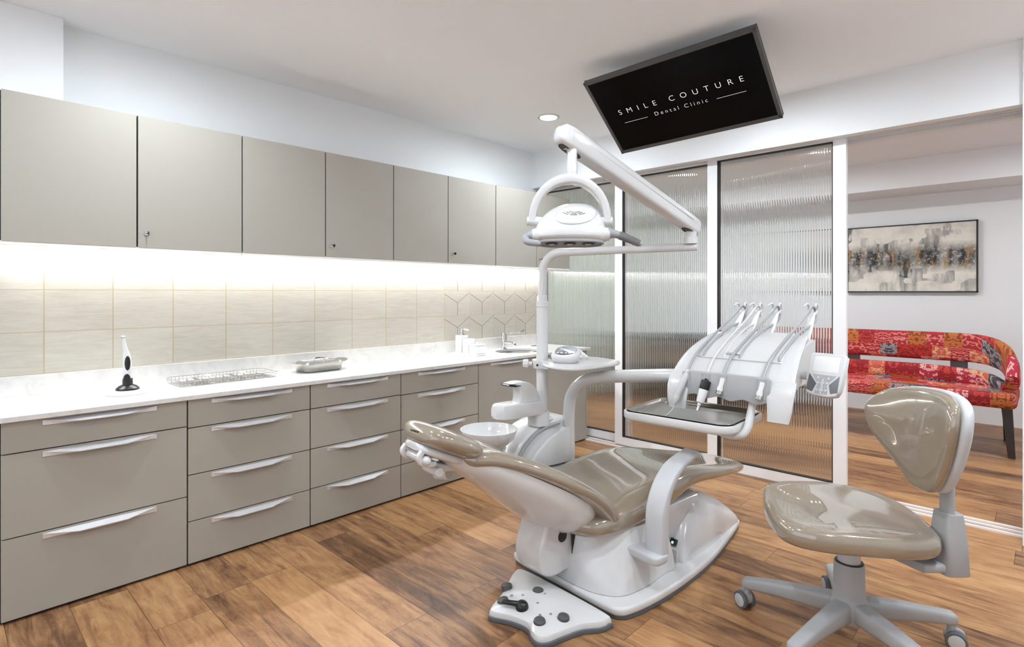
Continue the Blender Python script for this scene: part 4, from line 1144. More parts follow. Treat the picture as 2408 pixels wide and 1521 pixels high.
# drop tube and yoke
DT = Vector((0.318, -0.662, 1.765))
MB().lathe([(0.0001, 0.01), (0.019, 0.01), (0.0185, -0.045), (0.0195, -0.047), (0.0195, -0.105), (0.0001, -0.105)], DT, 28).build('drop_tube', M['white'], t)
HCn = Vector((0.318, -0.673, 1.425))
wdir = Vector((0.62, 0.785, 0)).normalized()   # along the head, left to right
fdir = Vector((-wdir.y, wdir.x, 0))            # away from the treatment side
def hp(x, y, z): return HCn + wdir * x + fdir * y + Vector((0, 0, z))
path = [hp(0.137 * math.cos(a), 0.008, 0.075 + 0.152 * math.sin(a)) for a in [PI * k / 24 for k in range(25)]]
MB().band(path, fdir, [0.034, 0.055, 0.062, 0.055, 0.034], [0.026, 0.031, 0.036, 0.031, 0.026]).build('yoke', M['white'], t, smooth=50)
for sx in (-1, 1):
    MB().cyl(hp(0.10 * sx, 0.008, 0.072), hp(0.156 * sx, 0.008, 0.075), 0.017, 20).build('pivot_knob', M['white'], t, bevel=0.003)
HT = R(9)
hup = Vector((0, 0, 1)) * math.cos(HT) + fdir * math.sin(HT); hfd = fdir * math.cos(HT) - Vector((0, 0, 1)) * math.sin(HT)
HB = HCn + Vector((0, 0, 0.02)) - fdir * 0.004
def hp(x, y, z): return HB + wdir * x + hfd * y + hup * (z - 0.02)
rows = [(0.0, 0.122, 0.052, 0.0, 0.0), (0.012, 0.130, 0.060, 0.0, 0.0), (0.035, 0.129, 0.063, 0.002, 0.004), (0.065, 0.122, 0.062, 0.004, 0.010), (0.095, 0.108, 0.055, 0.010, 0.020), (0.122, 0.088, 0.044, 0.018, 0.030), (0.140, 0.064, 0.032, 0.026, 0.038), (0.150, 0.036, 0.018, 0.03, 0.042), (0.152, 0.010, 0.006, 0.03, 0.044)]
rings = []
for z, a_, b_, cx, cy in stations(rows, 4):
    rings.append([hp(cx + x, cy + y, z) for x, y in sring(48, a_, b_, 2.5)])
hd = MB().loft(rings).build('lamp_head', M['white'], t, smooth=60)
# slanted oval cover on the front with vent slots
def face_pt(u_, v_, lift):
    # front face leans back: v up the face
    z = 0.090 + v_ * 0.80
    a_, b_, cx, cy = table(rows, z)
    x = cx + u_
    k = max(0.0, 1 - abs(u_ / max(a_, 1e-3)) ** 2.5) ** (1 / 2.5)
    return hp(x, cy - b_ * k - lift, z)
b = MB()
b.loft([[face_pt(0.010 + 0.074 * k * x + 0.012 * y, 0.054 * k * y, l_) for x, y in sring(40, 1, 1, 2.2)] for k, l_ in ((1.0, -0.003), (0.985, 0.003), (0.93, 0.0045), (0.6, 0.005), (0.25, 0.005))])
b.build('face_cover', M['white'], hd, smooth=60)
b = MB()
for j, (n_, rad) in enumerate(((2, 0.018), (3, 0.028), (3, 0.038))):
    for q in range(n_):
        a0 = -PI * 0.83 + PI * 0.66 * q / n_; a1 = a0 + PI * 0.66 / n_ - 0.12
        pts = [(0.008 + rad * 1.25 * math.cos(a), 0.022 + rad * 0.75 * math.sin(a)) for a in [lerp(a0, a1, k / 5) for k in range(6)]]
        b.tube([face_pt(x - 0.004, y, 0.0052) for x, y in pts], 0.0011, 6)
b.build('vent_slots', M['black'], hd)
MB().loft([[hp(0.118 * k * x, 0.049 * k * y, z) for x, y in sring(48, 1, 1, 2.5)] for k, z in ((1.03, 0.004), (1.03, -0.010), (0.98, -0.013), (0.98, -0.007), (0.2, -0.007))]).build('lens_rim', M['midgrey'], hd)
for x in (-0.066, 0.0, 0.066):
    MB().lathe([(0.0001, -0.004), (0.020, -0.004), (0.024, -0.0105), (0.021, -0.0105), (0.017, -0.0065), (0.0001, -0.006)], hp(x, 0, -0.002), 28).build('led_lens', M['darkglass'], hd)
    MB().lathe([(0.0001, -0.006), (0.012, -0.007), (0.009, -0.011), (0.0001, -0.0125)], hp(x, 0, -0.002), 20).build('lens_core', M['chrome'], hd)
MB().lathe([(0.0001, 0.0), (0.030, 0.0), (0.026, 0.03), (0.022, 0.045), (0.0001, 0.046)], hp(0.095, -0.008, 0.022), 28, wdir * 0.95 + Vector((0, 0, 0.06))).build('handle_hub', M['white'], hd)
MB().lathe([(0.0001, 0.0), (0.030, 0.0), (0.026, 0.03), (0.022, 0.042), (0.0001, 0.044)], hp(-0.095, -0.008, 0.02), 28, -wdir * 0.95).build('handle_hub', M['white'], hd)
gp = smp([hp(0.138, -0.01, 0.027), hp(0.165, -0.014, 0.022), hp(0.20, -0.018, 0.008), hp(0.245, -0.022, -0.014)], 6)
gr = MB().tube(gp, [0.021, 0.015, 0.0125, 0.0115, 0.0105], 16, round_ends=True).build('grip', M['midgrey'], hd)
MB().tube([p_ + Vector((0, 0, 0.0)) for p_ in gp[8:]], [0.0155, 0.0145, 0.013], 12).build('film_sleeve', M['clear'], gr)
gp = smp([hp(-0.136, -0.01, 0.02), hp(-0.16, -0.02, 0.008), hp(-0.155, -0.055, -0.015), hp(-0.12, -0.08, -0.028)], 6)
MB().tube(gp, [0.02, 0.014, 0.0125, 0.011], 16, round_ends=True).build('grip', M['midgrey'], hd)

# ------------------------------------------------------------------ shelf clamped to the pole, with the small device on it
t = thing('pole_shelf', 'white leaf-shaped shelf clamped to the lamp pole', 'shelf', CH, CA)
pl = [(-0.45, -0.02), (-0.40, -0.16), (-0.33, -0.235), (-0.24, -0.275), (-0.13, -0.272), (-0.075, -0.20), (-0.10, 0.05), (-0.15, 0.14), (-0.20, 0.165), (-0.30, 0.18), (-0.38, 0.17), (-0.44, 0.10)]
pl = [(-0.41 + (x + 0.41) * 1.0, y) for x, y in pl]
ps = [(p_.x, p_.y) for p_ in smp([(x, y, 0) for x, y in pl], 4, True)]
MB().slab(ps, 0.872, 0.886, 0.006, 3).build('shelf_plate', M['white'], t)
b = MB()
b.lathe([(0.032, 0.845), (0.052, 0.845), (0.054, 0.85), (0.054, 0.888), (0.052, 0.892), (0.032, 0.892)], (PU, PV, 0), 8)
b.obox((PU + 0.06, PV - 0.01, 0.868), (1, 0, 0), (0, 1, 0), (0, 0, 1), 0.03, 0.03, 0.02)
b.build('clamp', M['white'], t, smooth=20, bevel=0.003)
MB().lathe([(0.0001, 0), (0.012, 0), (0.012, 0.02), (0.024, 0.022), (0.024, 0.045), (0.018, 0.05), (0.0001, 0.05)], (PU - 0.03, PV - 0.04, 0.868), 8, (-0.7, -0.6, 0)).build('clamp_knob', M['white'], t, smooth=20, bevel=0.002)
MB().cyl((PU + 0.025, PV - 0.055, 0.868), (PU + 0.03, PV - 0.06, 0.868), 0.006, 12).build('set_screw', M['black'], t)

def wl(u_, v_, z):   # chair axes to world
    c, s_ = math.cos(CA), math.sin(CA)
    return (CH[0] + u_ * c - v_ * s_, CH[1] + u_ * s_ + v_ * c, z)
t = thing('scaler_unit', 'round white tabletop device with a grey button panel on the pole shelf', 'dental device', wl(-0.285, -0.115, 0.8865), R(20))
rings = [[(a_ * x, b_ * y, z + sl * y) for x, y in sring(44, 1, 1, 2.6)] for a_, b_, z, sl in ((0.058, 0.052, 0.0, 0), (0.062, 0.056, 0.003, 0), (0.070, 0.064, 0.022, 0.004), (0.074, 0.068, 0.042, 0.013), (0.071, 0.065, 0.052, 0.018), (0.060, 0.055, 0.058, 0.020))]
MB().loft(rings).build('case', M['white'], t, smooth=60)
MB().loft([[(0.056 * x * k, 0.048 * y * k, 0.0588 + 0.020 * y * 0.87 + h) for x, y in sring(40, 1, 1, 2.3)] for k, h in ((1, 0), (0.98, 0.0012))]).build('button_panel', M['darkglass'], t)
for x in (-0.033, -0.012, 0.010, 0.030):
    MB().loft([[(x + 0.007 * q, -0.030 + 0.004 * y, 0.0597 + 0.0174 * (-0.030 / 0.048) + 0.0014 * y + h) for q, y in sring(14, 1, 1, 3)] for h in (0, 0.002)]).build('button', M['white'], t)
MB().tube([(0.066, 0.0, 0.03), (0.088, -0.004, 0.03)], 0.007, 12).build('side_port', M['hosewhite'], t)
t = thing('scaler_handpiece', 'slim white handpiece lying behind the round device on the pole shelf', 'handpiece', wl(-0.33, 0.05, 0.8865), R(-28))
MB().tube([(-0.085, 0.0, 0.045), (-0.06, 0.0, 0.042), (-0.02, 0, 0.030), (0.06, 0, 0.014)], [0.008, 0.0125, 0.0115, 0.008], 16, round_ends=True).build('body', M['whitematte'], t)
MB().tube([(-0.052, 0, 0.0405), (-0.047, 0, 0.039)], 0.0128, 16).build('grey_ring', M['midgrey'], t)
MB().obox((-0.05, 0, 0.0145), (1, 0, 0), (0, 1, 0), (0, 0, 1), 0.012, 0.02, 0.0145).build('rest', M['white'], t, bevel=0.003)

# ------------------------------------------------------------------ instrument table on its swivelling arm (axes along the room)
IX, IY = -1.824, 2.339
t = thing('instrument_table', 'white dental instrument table with a hooded panel on a bent tubular arm', 'instrument table', (IX, IY, 0))
def L(x, y, z): return (x - IX, y - IY, z)
MB().lathe([(0.0001, 0.10), (0.034, 0.10), (0.034, 0.357), (0.0325, 0.359), (0.0325, 0.361), (0.0001, 0.361)], (0, 0, 0), 28).build('lower_post', M['white'], t)
MB().slab(rrect(-0.12, 0.04, -0.06, 0.06, 0.03), 0.0, 0.12, 0.01).build('post_foot', M['white'], t)
path = smp([(0, 0, 0.362), (0, 0, 0.50), (0, 0, 0.60), (0.012, 0.0, 0.685), (0.055, 0.008, 0.755), (0.125, 0.016, 0.795), (0.22, 0.024, 0.815), (0.40, 0.034, 0.838), (0.56, 0.042, 0.855), (0.75, 0.06, 0.872), (0.86, 0.1, 0.875)], 5)
MB().tube(path, 0.0315, 24).build('arm', M['white'], t)
# hood: a curved sheet
HX = -0.962
prof = [(2.692, 1.040), (2.66, 1.043), (2.56, 1.020), (2.46, 0.982), (2.385, 0.938), (2.325, 0.885), (2.302, 0.855)]
path = smp([L(HX, y, z) for y, z in prof], 5)
MB().band(path, (1, 0, 0), [0.40, 0.42, 0.45, 0.48, 0.50, 0.515, 0.525], 0.016).build('hood', M['white'], t, smooth=45)
for x0, x1, side in ((-1.2255, -1.122, -1), (-0.795, -0.6995, 1)):
    xc = (x0 + x1) / 2
    pts = smp([L(xc, 2.325, 0.885), L(xc, 2.302, 0.855), L(xc, 2.286, 0.820), L(xc, 2.279, 0.780), L(xc - 0.004 * side, 2.277, 0.735)], 5)
    MB().band(pts, (1, 0, 0), [0.1025, 0.103, 0.100, 0.092, 0.080], 0.016).build('hood_wing', M['white'], t, smooth=45)
# side cheeks under the hood
pr = [(2.302, 0.85), (2.385, 0.93), (2.46, 0.975), (2.56, 1.012), (2.66, 1.036), (2.69, 1.03), (2.67, 0.96), (2.58, 0.90), (2.45, 0.85), (2.33, 0.82)]
for x0, x1 in ((-1.190, -1.178), (-0.742, -0.730)):
    MB().prism(pr, x0, x1, f=lambda x, y, z: L(z, x, y)).build('side_cheek', M['white'], t, smooth=0)
# body under the hood, knuckle joint at the left, raised field with the instrument slots
MB().box(*[v for p_ in zip(L(-1.175, 2.36, 0.84), L(-0.745, 2.64, 0.915)) for v in p_]).build('body', M['white'], t, smooth=0, bevel=0.01)
b = MB().lathe([(0.0001, 0.80), (0.05, 0.80), (0.055, 0.81), (0.055, 0.925), (0.045, 0.945), (0.0001, 0.95)], L(-1.175, 2.52, 0), 28)
b.build('knuckle', M['white'], t)
path = smp([L(HX + 0.015, y, z) for y, z in [(2.66, 1.053), (2.56, 1.031), (2.46, 0.992), (2.388, 0.950)]], 5)
rf = MB().band(path, (1, 0, 0), [0.30, 0.315, 0.33, 0.345], 0.012).build('raised_field', M['white'], t, smooth=45)
b = MB()
path = smp([L(HX - 0.158, y, z) for y, z in [(2.60, 1.041), (2.52, 1.018), (2.44, 0.980), (2.392, 0.951)]], 4)
b.band(path, (1, 0, 0), [0.012, 0.016, 0.022, 0.028], 0.014)
b.build('groove', M['grey'], rf, smooth=45)
# grey instrument rest with a scalloped lower edge
top, bot = 0.902, 0.802
pts = [(-1.142, top - 0.012), (-1.132, top), (-0.792, top), (-0.784, top - 0.012)]
low = []
for k in range(33):
    x = -0.784 + (-1.148 + 0.784) * k / 32
    low.append((x, 0.798 + 0.006 * math.cos(k / 32 * 2 * PI * 3.5)))
poly = pts + low
MB().slab(poly, 2.286, 2.300, 0.004, 2, f=lambda x, z, y: L(x, y + (z - 0.85) * 0.12, z), inset=1).build('instrument_rest', M['restgrey'], t, smooth=45)
b = MB()
for x in (-1.137, -1.047, -0.975, -0.817):
    b.band([L(x, 2.2895, 0.895), L(x, 2.283, 0.815)], (1, 0, 0), 0.034, 0.006)
b.build('rest_channels', M['restgrey'], t, smooth=45)
# name plate on the raised field
o = MB().obox(L(-0.985, 2.412, 0.9775), (1, 0, 0), (0, 0.87, 0.49), (0, -0.49, 0.87), 0.034, 0.006, 0.001).build('name_plate', M['whitematte'], t, smooth=0)
text('name_lettering', 'Gnatus', 0.0135, 0.044, M['bezel'], t, Matrix.Translation(L(-0.985, 2.4075, 0.9765)) @ Matrix.Rotation(R(29), 4, 'X'))
# whip arms at the back, each with a forked hook
WX = (-1.115, -1.040, -0.950, -0.790)
for x in WX:
    w_ = MB().band(smp([L(x + 0.02, 2.63, 0.96), L(x + 0.018, 2.70, 1.035), L(x + 0.012, 2.78, 1.095), L(x + 0.004, 2.84, 1.135), L(x, 2.868, 1.146)], 5), (1, 0, 0), [0.036, 0.034, 0.03, 0.026, 0.022], [0.014, 0.012, 0.010, 0.009, 0.008]).build('whip_arm', M['whitematte'], t, smooth=45)
    b = MB()
    for dx in (-0.019, 0.019):
        b.tube(smp([L(x + dx * 0.6, 2.86, 1.140), L(x + dx, 2.872, 1.158), L(x + dx, 2.862, 1.182), L(x + dx, 2.84, 1.186), L(x + dx * 1.4, 2.822, 1.176)], 5), [0.0065, 0.006, 0.0055, 0.004, 0.003], 10, round_ends=True)
    b.build('hook', M['whitematte'], w_)
# tray holder, its tube and the steel tray
RTT = R(2)
b = MB()
ty = lambda x, y, z: L(-1.128 + x * math.cos(RTT) - y * math.sin(RTT), 2.325 + x * math.sin(RTT) + y * math.cos(RTT), z)
b.loft([[ty(x * k, y * k, z) for x, y in rrect(-0.245, 0.245, -0.205, 0.205, 0.055, 7)] for k, z in ((0.95, 0.680), (0.985, 0.684), (1.0, 0.694), (1.0, 0.716), (0.99, 0.719), (0.955, 0.717), (0.95, 0.70))])
b.build('tray_holder', M['white'], t, smooth=45)
MB().tube(smp([L(-0.99, 2.25, 0.672), L(-0.93, 2.235, 0.664), L(-0.878, 2.238, 0.672), L(-0.862, 2.26, 0.70), L(-0.862, 2.29, 0.745), L(-0.862, 2.33, 0.80), L(-0.862, 2.40, 0.845)], 6), 0.0155, 18, round_ends=True).build('tray_tube', M['whitematte'], t)
# control pad
PM = Matrix.Translation(L(-0.628, 2.452, 0.917)) @ Matrix.Rotation(R(-15), 4, 'Z') @ Matrix.Rotation(R(-20), 4, 'X')
def padf(x, z, y): return PM @ Vector((x, y, z))
ol = [(-0.060, 0.083), (0.060, 0.083), (0.070, 0.074), (0.0715, 0.0), (0.068, -0.06), (0.058, -0.084), (0.03, -0.092), (-0.03, -0.092), (-0.058, -0.084), (-0.068, -0.06), (-0.0715, 0.0), (-0.070, 0.074)]
pd = MB().slab(ol, -0.012, 0.016, 0.005, 3, f=padf).build('control_pad', M['whitematte'], t, smooth=50)
def padpoly(name, pts, mat, y=-0.0128, th=0.0016, parent=None):
    return MB().prism(pts, y, y + th, f=padf).build(name, mat, parent or pd, smooth=0)
padpoly('display_window', rrect(-0.050, 0.052, 0.006, 0.068, 0.006), M['white'])
padpoly('key_field', [(-0.048, -0.006), (0.048, -0.006), (0.018, -0.044), (0.026, -0.083), (-0.026, -0.083), (-0.018, -0.044)], M['restgrey'])
padpoly('dark_panel', [(-0.060, -0.004), (-0.025, -0.044), (-0.036, -0.078), (-0.062, -0.070)], M['darkglass'])
padpoly('dark_panel', [(0.060, -0.004), (0.062, -0.070), (0.036, -0.078), (0.025, -0.044)], M['darkglass'])
def tri(x, z, a, s_=0.007):
    return [(x + s_ * math.cos(a + q), z + s_ * math.sin(a + q)) for q in (0, 2.2, -2.2)]
keys = [(-0.020, -0.018, PI / 2), (0.020, -0.018, PI / 2)]
for zc in (-0.038, -0.068):
    keys += [(0, zc + 0.011, PI / 2), (0, zc - 0.011, -PI / 2), (0.018, zc, 0), (-0.018, zc, PI)]
for x, z, a in keys:
    padpoly('key', tri(x, z, a), M['whitematte'], -0.0145, 0.003)
for zc in (-0.038, -0.068):
    MB().loft([[padf(0.010 * x, zc + 0.006 * y, yy) for x, y in sring(20, 1, 1, 2)] for yy in (-0.0148, -0.0115)]).build('key', M['grey'], pd)
b = MB().tube([L(-0.735, 2.50, 0.90), L(-0.66, 2.475, 0.897)], 0.017, 16)
b.build('pad_bracket', M['whitematte'], t)

# steel tray lying in the holder
def wt(x, y, z): q = ty(x, y, z); return (q[0] + IX, q[1] + IY, q[2])
tr_ = MB().loft([[ty(x * k, y * k, z) for x, y in rrect(-0.232, 0.232, -0.192, 0.192, 0.05, 7)] for k, z in ((0.002, 0.7062), (0.6, 0.7062), (0.94, 0.7065), (0.955, 0.7080), (0.985, 0.7235), (1.01, 0.7250), (1.018, 0.7230), (1.01, 0.7212), (0.99, 0.7210), (0.962, 0.7070), (0.945, 0.7054), (0.6, 0.7052), (0.002, 0.7052))]).build('steel_tray', M['steel'], loc=(IX, IY, 0), smooth=45)
tag(tr_, 'shallow stainless steel tray set in the white holder under the instrument panel', 'tray')

# the four hanging instruments, each with its hose looped over a hook
def hose_path(x, wx, y0, z0):
    return smp([L(x, y0, z0), L(x, 2.318, 0.912), L(lerp(x, wx, 0.1), 2.385, 0.967), L(lerp(x, wx, 0.35), 2.52, 1.030), L(lerp(x, wx, 0.7), 2.72, 1.110), L(wx - 0.004, 2.83, 1.158), L(wx, 2.862, 1.172), L(wx + 0.004, 2.885, 1.160), L(wx + 0.010, 2.875, 1.128), L(wx + 0.016, 2.80, 1.095),
                L(lerp(x, wx, 0.6) + 0.020, 2.66, 1.070), L(lerp(x, wx, 0.4) + 0.022, 2.52, 1.022), L(x + 0.030, 2.42, 0.978), L(x + 0.032, 2.395, 0.958)], 6)
def instr(name, label, cat):
    return thing(name, label, cat, (IX, IY, 0), 0, 'instruments hanging on the table')
x = -1.137
o = instr('syringe', 'grey three-way syringe with a thin bent tip, leftmost on the instrument table', 'syringe')
b = MB().tube([L(x + 0.002, 2.300, 0.892), L(x - 0.006, 2.270, 0.850), L(x - 0.022, 2.252, 0.792)], [0.0125, 0.0145, 0.013], 18, round_ends=True)
b.build('handle', M['grey'], o)
MB().tube([L(x - 0.022, 2.252, 0.792), L(x - 0.027, 2.247, 0.770), L(x - 0.030, 2.245, 0.755)], [0.0135, 0.012, 0.006], 16, round_ends=True).build('collar', M['whitematte'], o)
MB().tube(smp([L(x - 0.030, 2.245, 0.757), L(x - 0.037, 2.240, 0.735), L(x - 0.050, 2.222, 0.712), L(x - 0.066, 2.205, 0.700)], 5), [0.0035, 0.0028, 0.002], 8).build('tip', M['hosewhite'], o)
MB().tube(hose_path(x, WX[0], 2.300, 0.892), 0.0058, 10).build('hose', M['hose'], o)
x = -1.047
o = instr('micromotor', 'white micromotor with a black collar hanging second from the left', 'handpiece')
a0, a1 = Vector(L(x + 0.004, 2.285, 0.868)), Vector(L(x - 0.016, 2.243, 0.742))
ad = (a1 - a0).normalized()
MB().lathe([(0.0001, -0.006), (0.007, -0.006), (0.010, 0.0), (0.0195, 0.004), (0.0205, 0.008), (0.0205, 0.040), (0.0185, 0.043), (0.0001, 0.043)], a0, 24, ad).build('black_collar', M['black'], o)
MB().lathe([(0.0001, 0.042), (0.0195, 0.042), (0.020, 0.046), (0.0175, 0.086), (0.0165, 0.098), (0.011, 0.102), (0.0001, 0.102)], a0, 24, ad).build('body', M['porcelain'], o)
MB().lathe([(0.0001, 0.10), (0.008, 0.10), (0.008, 0.112), (0.006, 0.114), (0.006, 0.134), (0.0001, 0.135)], a0, 18, ad).build('tip', M['chrome'], o)
MB().tube(hose_path(x, WX[1], 2.289, 0.874), 0.0048, 10).build('hose', M['hosewhite'], o)
for x, wx, lab in ((-0.977, WX[2], 'bare hose coupling hanging in the middle of the instrument table, beside the micromotor'), (-0.817, WX[3], 'bare hose coupling hanging alone at the right end of the instrument table')):
    o = instr('hose_coupling', lab, 'hose coupling')
    a0, a1 = Vector(L(x + 0.003, 2.288, 0.880)), Vector(L(x - 0.010, 2.262, 0.80))
    ad = (a1 - a0).normalized()
    MB().lathe([(0.0001, -0.003), (0.010, -0.003), (0.0105, 0.0), (0.0095, 0.03), (0.0125, 0.04), (0.0125, 0.052), (0.0001, 0.053)], a0, 20, ad).build('sleeve', M['porcelain'], o)
    MB().lathe([(0.0001, 0.05), (0.0115, 0.05), (0.0115, 0.054), (0.0125, 0.056), (0.0125, 0.066), (0.009, 0.070), (0.0001, 0.0705)], a0, 20, ad).build('thread', M['chrome'], o)
    MB().tube(hose_path(x, wx, 2.290, 0.882), 0.0062, 10).build('hose', M['hose'], o)

# ------------------------------------------------------------------ television hung from the ceiling
W_, H_ = 0.90, 0.90 * 9 / 16 * 1.02
tc = Vector((0, 0, 1.24)) + (Vector((-1.471, 2.871, 2.306)) - Vector((0, 0, 1.24))) * (W_ / 0.95)
yaw, pit, rol = 0.139, 0.939, 0.076
r0 = Vector((math.cos(yaw), math.sin(yaw), 0)); n0 = Vector((math.sin(yaw), -math.cos(yaw), 0)); zz = Vector((0, 0, 1))
nn_ = n0 * math.cos(pit) - zz * math.sin(pit); uu = zz * math.cos(pit) + n0 * math.sin(pit)
r2 = r0 * math.cos(rol) + uu * math.sin(rol); u2 = -r0 * math.sin(rol) + uu * math.cos(rol)
TVM = Matrix((r2, u2, nn_)).transposed().to_4x4()
t = thing('television', 'flat black screen tilted down from the ceiling with the clinic name on it', 'television', tc)
t.rotation_euler = TVM.to_euler()
hw, hh = W_ / 2, H_ / 2
b = MB()
bw = 0.018
for x0, x1, y0, y1 in ((-hw, hw, -hh, -hh + bw * 1.2), (-hw, hw, hh - bw, hh), (-hw, -hw + bw, -hh, hh), (hw - bw, hw, -hh, hh)):
    b.box(x0, x1, y0, y1, -0.03, 0.0)
b.build('bezel', M['bezel'], t, smooth=0, bevel=0.0015)
MB().box(-hw + bw, hw - bw, -hh + bw * 1.2, hh - bw, -0.03, -0.004).build('screen', M['screen'], t, smooth=0)
bk = MB().box(-hw + 0.01, hw - 0.01, -hh + 0.01, hh - 0.01, -0.045, -0.03)
bk.box(-hw * 0.6, hw * 0.6, -hh * 0.7, hh * 0.6, -0.065, -0.045)
bk.build('back_cover', M['black'], t, smooth=0)
text('clinic_name', 'SMILE COUTURE', 0.0465, 0.676, M['lettering'], t, Matrix.Translation((-0.005, 0.0055, -0.0036)), 0.0002, -0.0008)
text('clinic_subtitle', 'Dental Clinic', 0.0345, 0.290, M['lettering'], t, Matrix.Translation((-0.008, -0.058, -0.0036)), 0.0002, -0.0007)
MB().box(-0.3385, -0.198, -0.0536, -0.0524, -0.0038, -0.0032).build('rule_line', M['lettering'], t, smooth=0)
MB().box(0.182, 0.328, -0.0536, -0.0524, -0.0038, -0.0032).build('rule_line', M['lettering'], t, smooth=0)
# ceiling bracket
inv = TVM.inverted()
def tl(p_): return inv @ (Vector(p_) - tc)
top = Vector((tc.x, tc.y + 0.05, ZC))
b = MB().tube([tl(top), tl(Vector((top.x, top.y, tc.z + 0.10))), Vector((0, 0.0, -0.06))], 0.018, 14)
b.lathe([(0.0001, 0), (0.055, 0), (0.055, 0.012), (0.0001, 0.012)], tl(top), 24, inv @ Vector((0, 0, -1)))
b.build('ceiling_bracket', M['black'], t)

# ------------------------------------------------------------------ stool
SX, SY = -0.503, 2.248
t = thing('dental_stool', 'taupe swivel stool with a backrest on five grey castored legs', 'stool', (SX, SY, 0))
def S(x, y, z): return (x - SX, y - SY, z)
for k in range(5):
    a = R(184.7 + 72 * k)
    d_ = Vector((math.cos(a), math.sin(a), 0)); w_ = Vector((-d_.y, d_.x, 0))
    st = []
    for r_, z_, hw_, hh_ in ((0.0, 0.128, 0.034, 0.034), (0.06, 0.130, 0.034, 0.036), (0.14, 0.126, 0.029, 0.032), (0.24, 0.117, 0.025, 0.026), (0.32, 0.106, 0.024, 0.022), (0.352, 0.102, 0.022, 0.020), (0.362, 0.100, 0.014, 0.012)):
        st.append([d_ * r_ + w_ * x + Vector((0, 0, z_ + y)) for x, y in sring(24, hw_, hh_, 3.4)])
    lg = MB().loft(st).build('leg', M['stoolgrey'], t, smooth=50)
    c = d_ * 0.345
    tw = R(40 * (k % 3) - 30)
    f_ = (d_ * math.cos(tw) + w_ * math.sin(tw)); g_ = Vector((-f_.y, f_.x, 0))
    cs = MB().cyl(c + Vector((0, 0, 0.06)), c + Vector((0, 0, 0.088)), 0.012, 14)
    cs.loft([[c + f_ * (0.012 + x) + g_ * (0.026 * q) + Vector((0, 0, 0.044 + y)) for x, y in sring(20, 0.030, 0.026, 2.4)] for q in (-0.35, 0.35)])
    cs = cs.build('caster', M['stoolgrey'], lg)
    for q in (-1, 1):
        MB().lathe([(0.0001, 0.010), (0.030, 0.010), (0.0325, 0.013), (0.0325, 0.025), (0.030, 0.027), (0.0001, 0.027)], c + f_ * 0.014 + Vector((0, 0, 0.0325)), 28, g_ * q).build('wheel', M['rubber'], lg)
        MB().lathe([(0.0001, 0.026), (0.024, 0.026), (0.024, 0.0285), (0.018, 0.030), (0.0001, 0.030)], c + f_ * 0.014 + Vector((0, 0, 0.0325)), 24, g_ * q).build('wheel_cap', M['grey'], lg)
MB().lathe([(0.0001, 0.09), (0.06, 0.095), (0.066, 0.13), (0.060, 0.155), (0.053, 0.165), (0.050, 0.18), (0.048, 0.285), (0.046, 0.290), (0.042, 0.290), (0.0001, 0.288)], seg=40).build('outer_column', M['stoolgrey'], t)
MB().lathe([(0.042, 0.284), (0.0435, 0.284), (0.0435, 0.293), (0.042, 0.293)], seg=36).build('dark_ring', M['black'], t)
MB().lathe([(0.0001, 0.28), (0.036, 0.28), (0.036, 0.385), (0.0001, 0.385)], seg=32).build('gas_column', M['grey'], t)
MB().slab(rrect(-0.13, 0.15, -0.09, 0.09, 0.03), 0.375, 0.408, 0.006).build('seat_plate', M['stoolgrey'], t)
ol = [(-0.795, 2.245), (-0.745, 2.11), (-0.665, 1.985), (-0.595, 1.942), (-0.50, 1.965), (-0.39, 2.03), (-0.29, 2.10), (-0.242, 2.165), (-0.247, 2.235), (-0.34, 2.375), (-0.46, 2.465), (-0.60, 2.46), (-0.72, 2.385), (-0.785, 2.31)]
os_ = [(p_.x - SX, p_.y - SY) for p_ in smp([(x, y, 0) for x, y in ol], 4, True)]
cx_, cy_ = sum(p_[0] for p_ in os_) / len(os_), sum(p_[1] for p_ in os_) / len(os_)
rings = []
for k, z in ((0.3, 0.404), (0.80, 0.404), (0.90, 0.406), (0.96, 0.412), (0.99, 0.422), (1.0, 0.436), (0.998, 0.450), (0.985, 0.463), (0.955, 0.473), (0.90, 0.477), (0.80, 0.474), (0.62, 0.466), (0.40, 0.462), (0.15, 0.461)):
    ring = []
    for x, y in os_:
        # the front edge rolls down, the left and rear rims stand higher
        ring.append((cx_ + (x - cx_) * k, cy_ + (y - cy_) * k, z + (0.02 * max(0, (y - cy_) / 0.25) + 0.01 * max(0, -(x - cx_) / 0.25)) * k * (1 if z > 0.43 else 0.5)))
    rings.append(ring)
MB().loft(rings).build('seat', M['vinyl'], t, smooth=70)
# backrest, wrapped around the sitter
BC = Vector(S(-0.275, 2.225, 0)); bn = Vector((-0.72, -0.69, 0)).normalized(); bw_ = Vector((0.69, -0.72, 0)).normalized()
def bp_(w, h, z):
    rad = 0.30
    a = w / rad
    lean = -(z - 0.60) * 0.10
    return BC + bw_ * (math.sin(a) * rad) + bn * ((1 - math.cos(a)) * rad + lean) + (bn * math.cos(a) - bw_ * math.sin(a)) * h + Vector((0, 0, z))
rows = [(0.607, -0.030, 0.035, 0.010), (0.615, -0.055, 0.055, 0.020), (0.64, -0.088, 0.080, 0.026), (0.69, -0.145, 0.112, 0.030), (0.745, -0.200, 0.140, 0.032), (0.80, -0.232, 0.165, 0.033), (0.845, -0.232, 0.176, 0.032), (0.885, -0.196, 0.168, 0.029), (0.908, -0.150, 0.135, 0.024), (0.922, -0.09, 0.085, 0.016), (0.927, -0.04, 0.04, 0.008)]
rings, rings2 = [], []
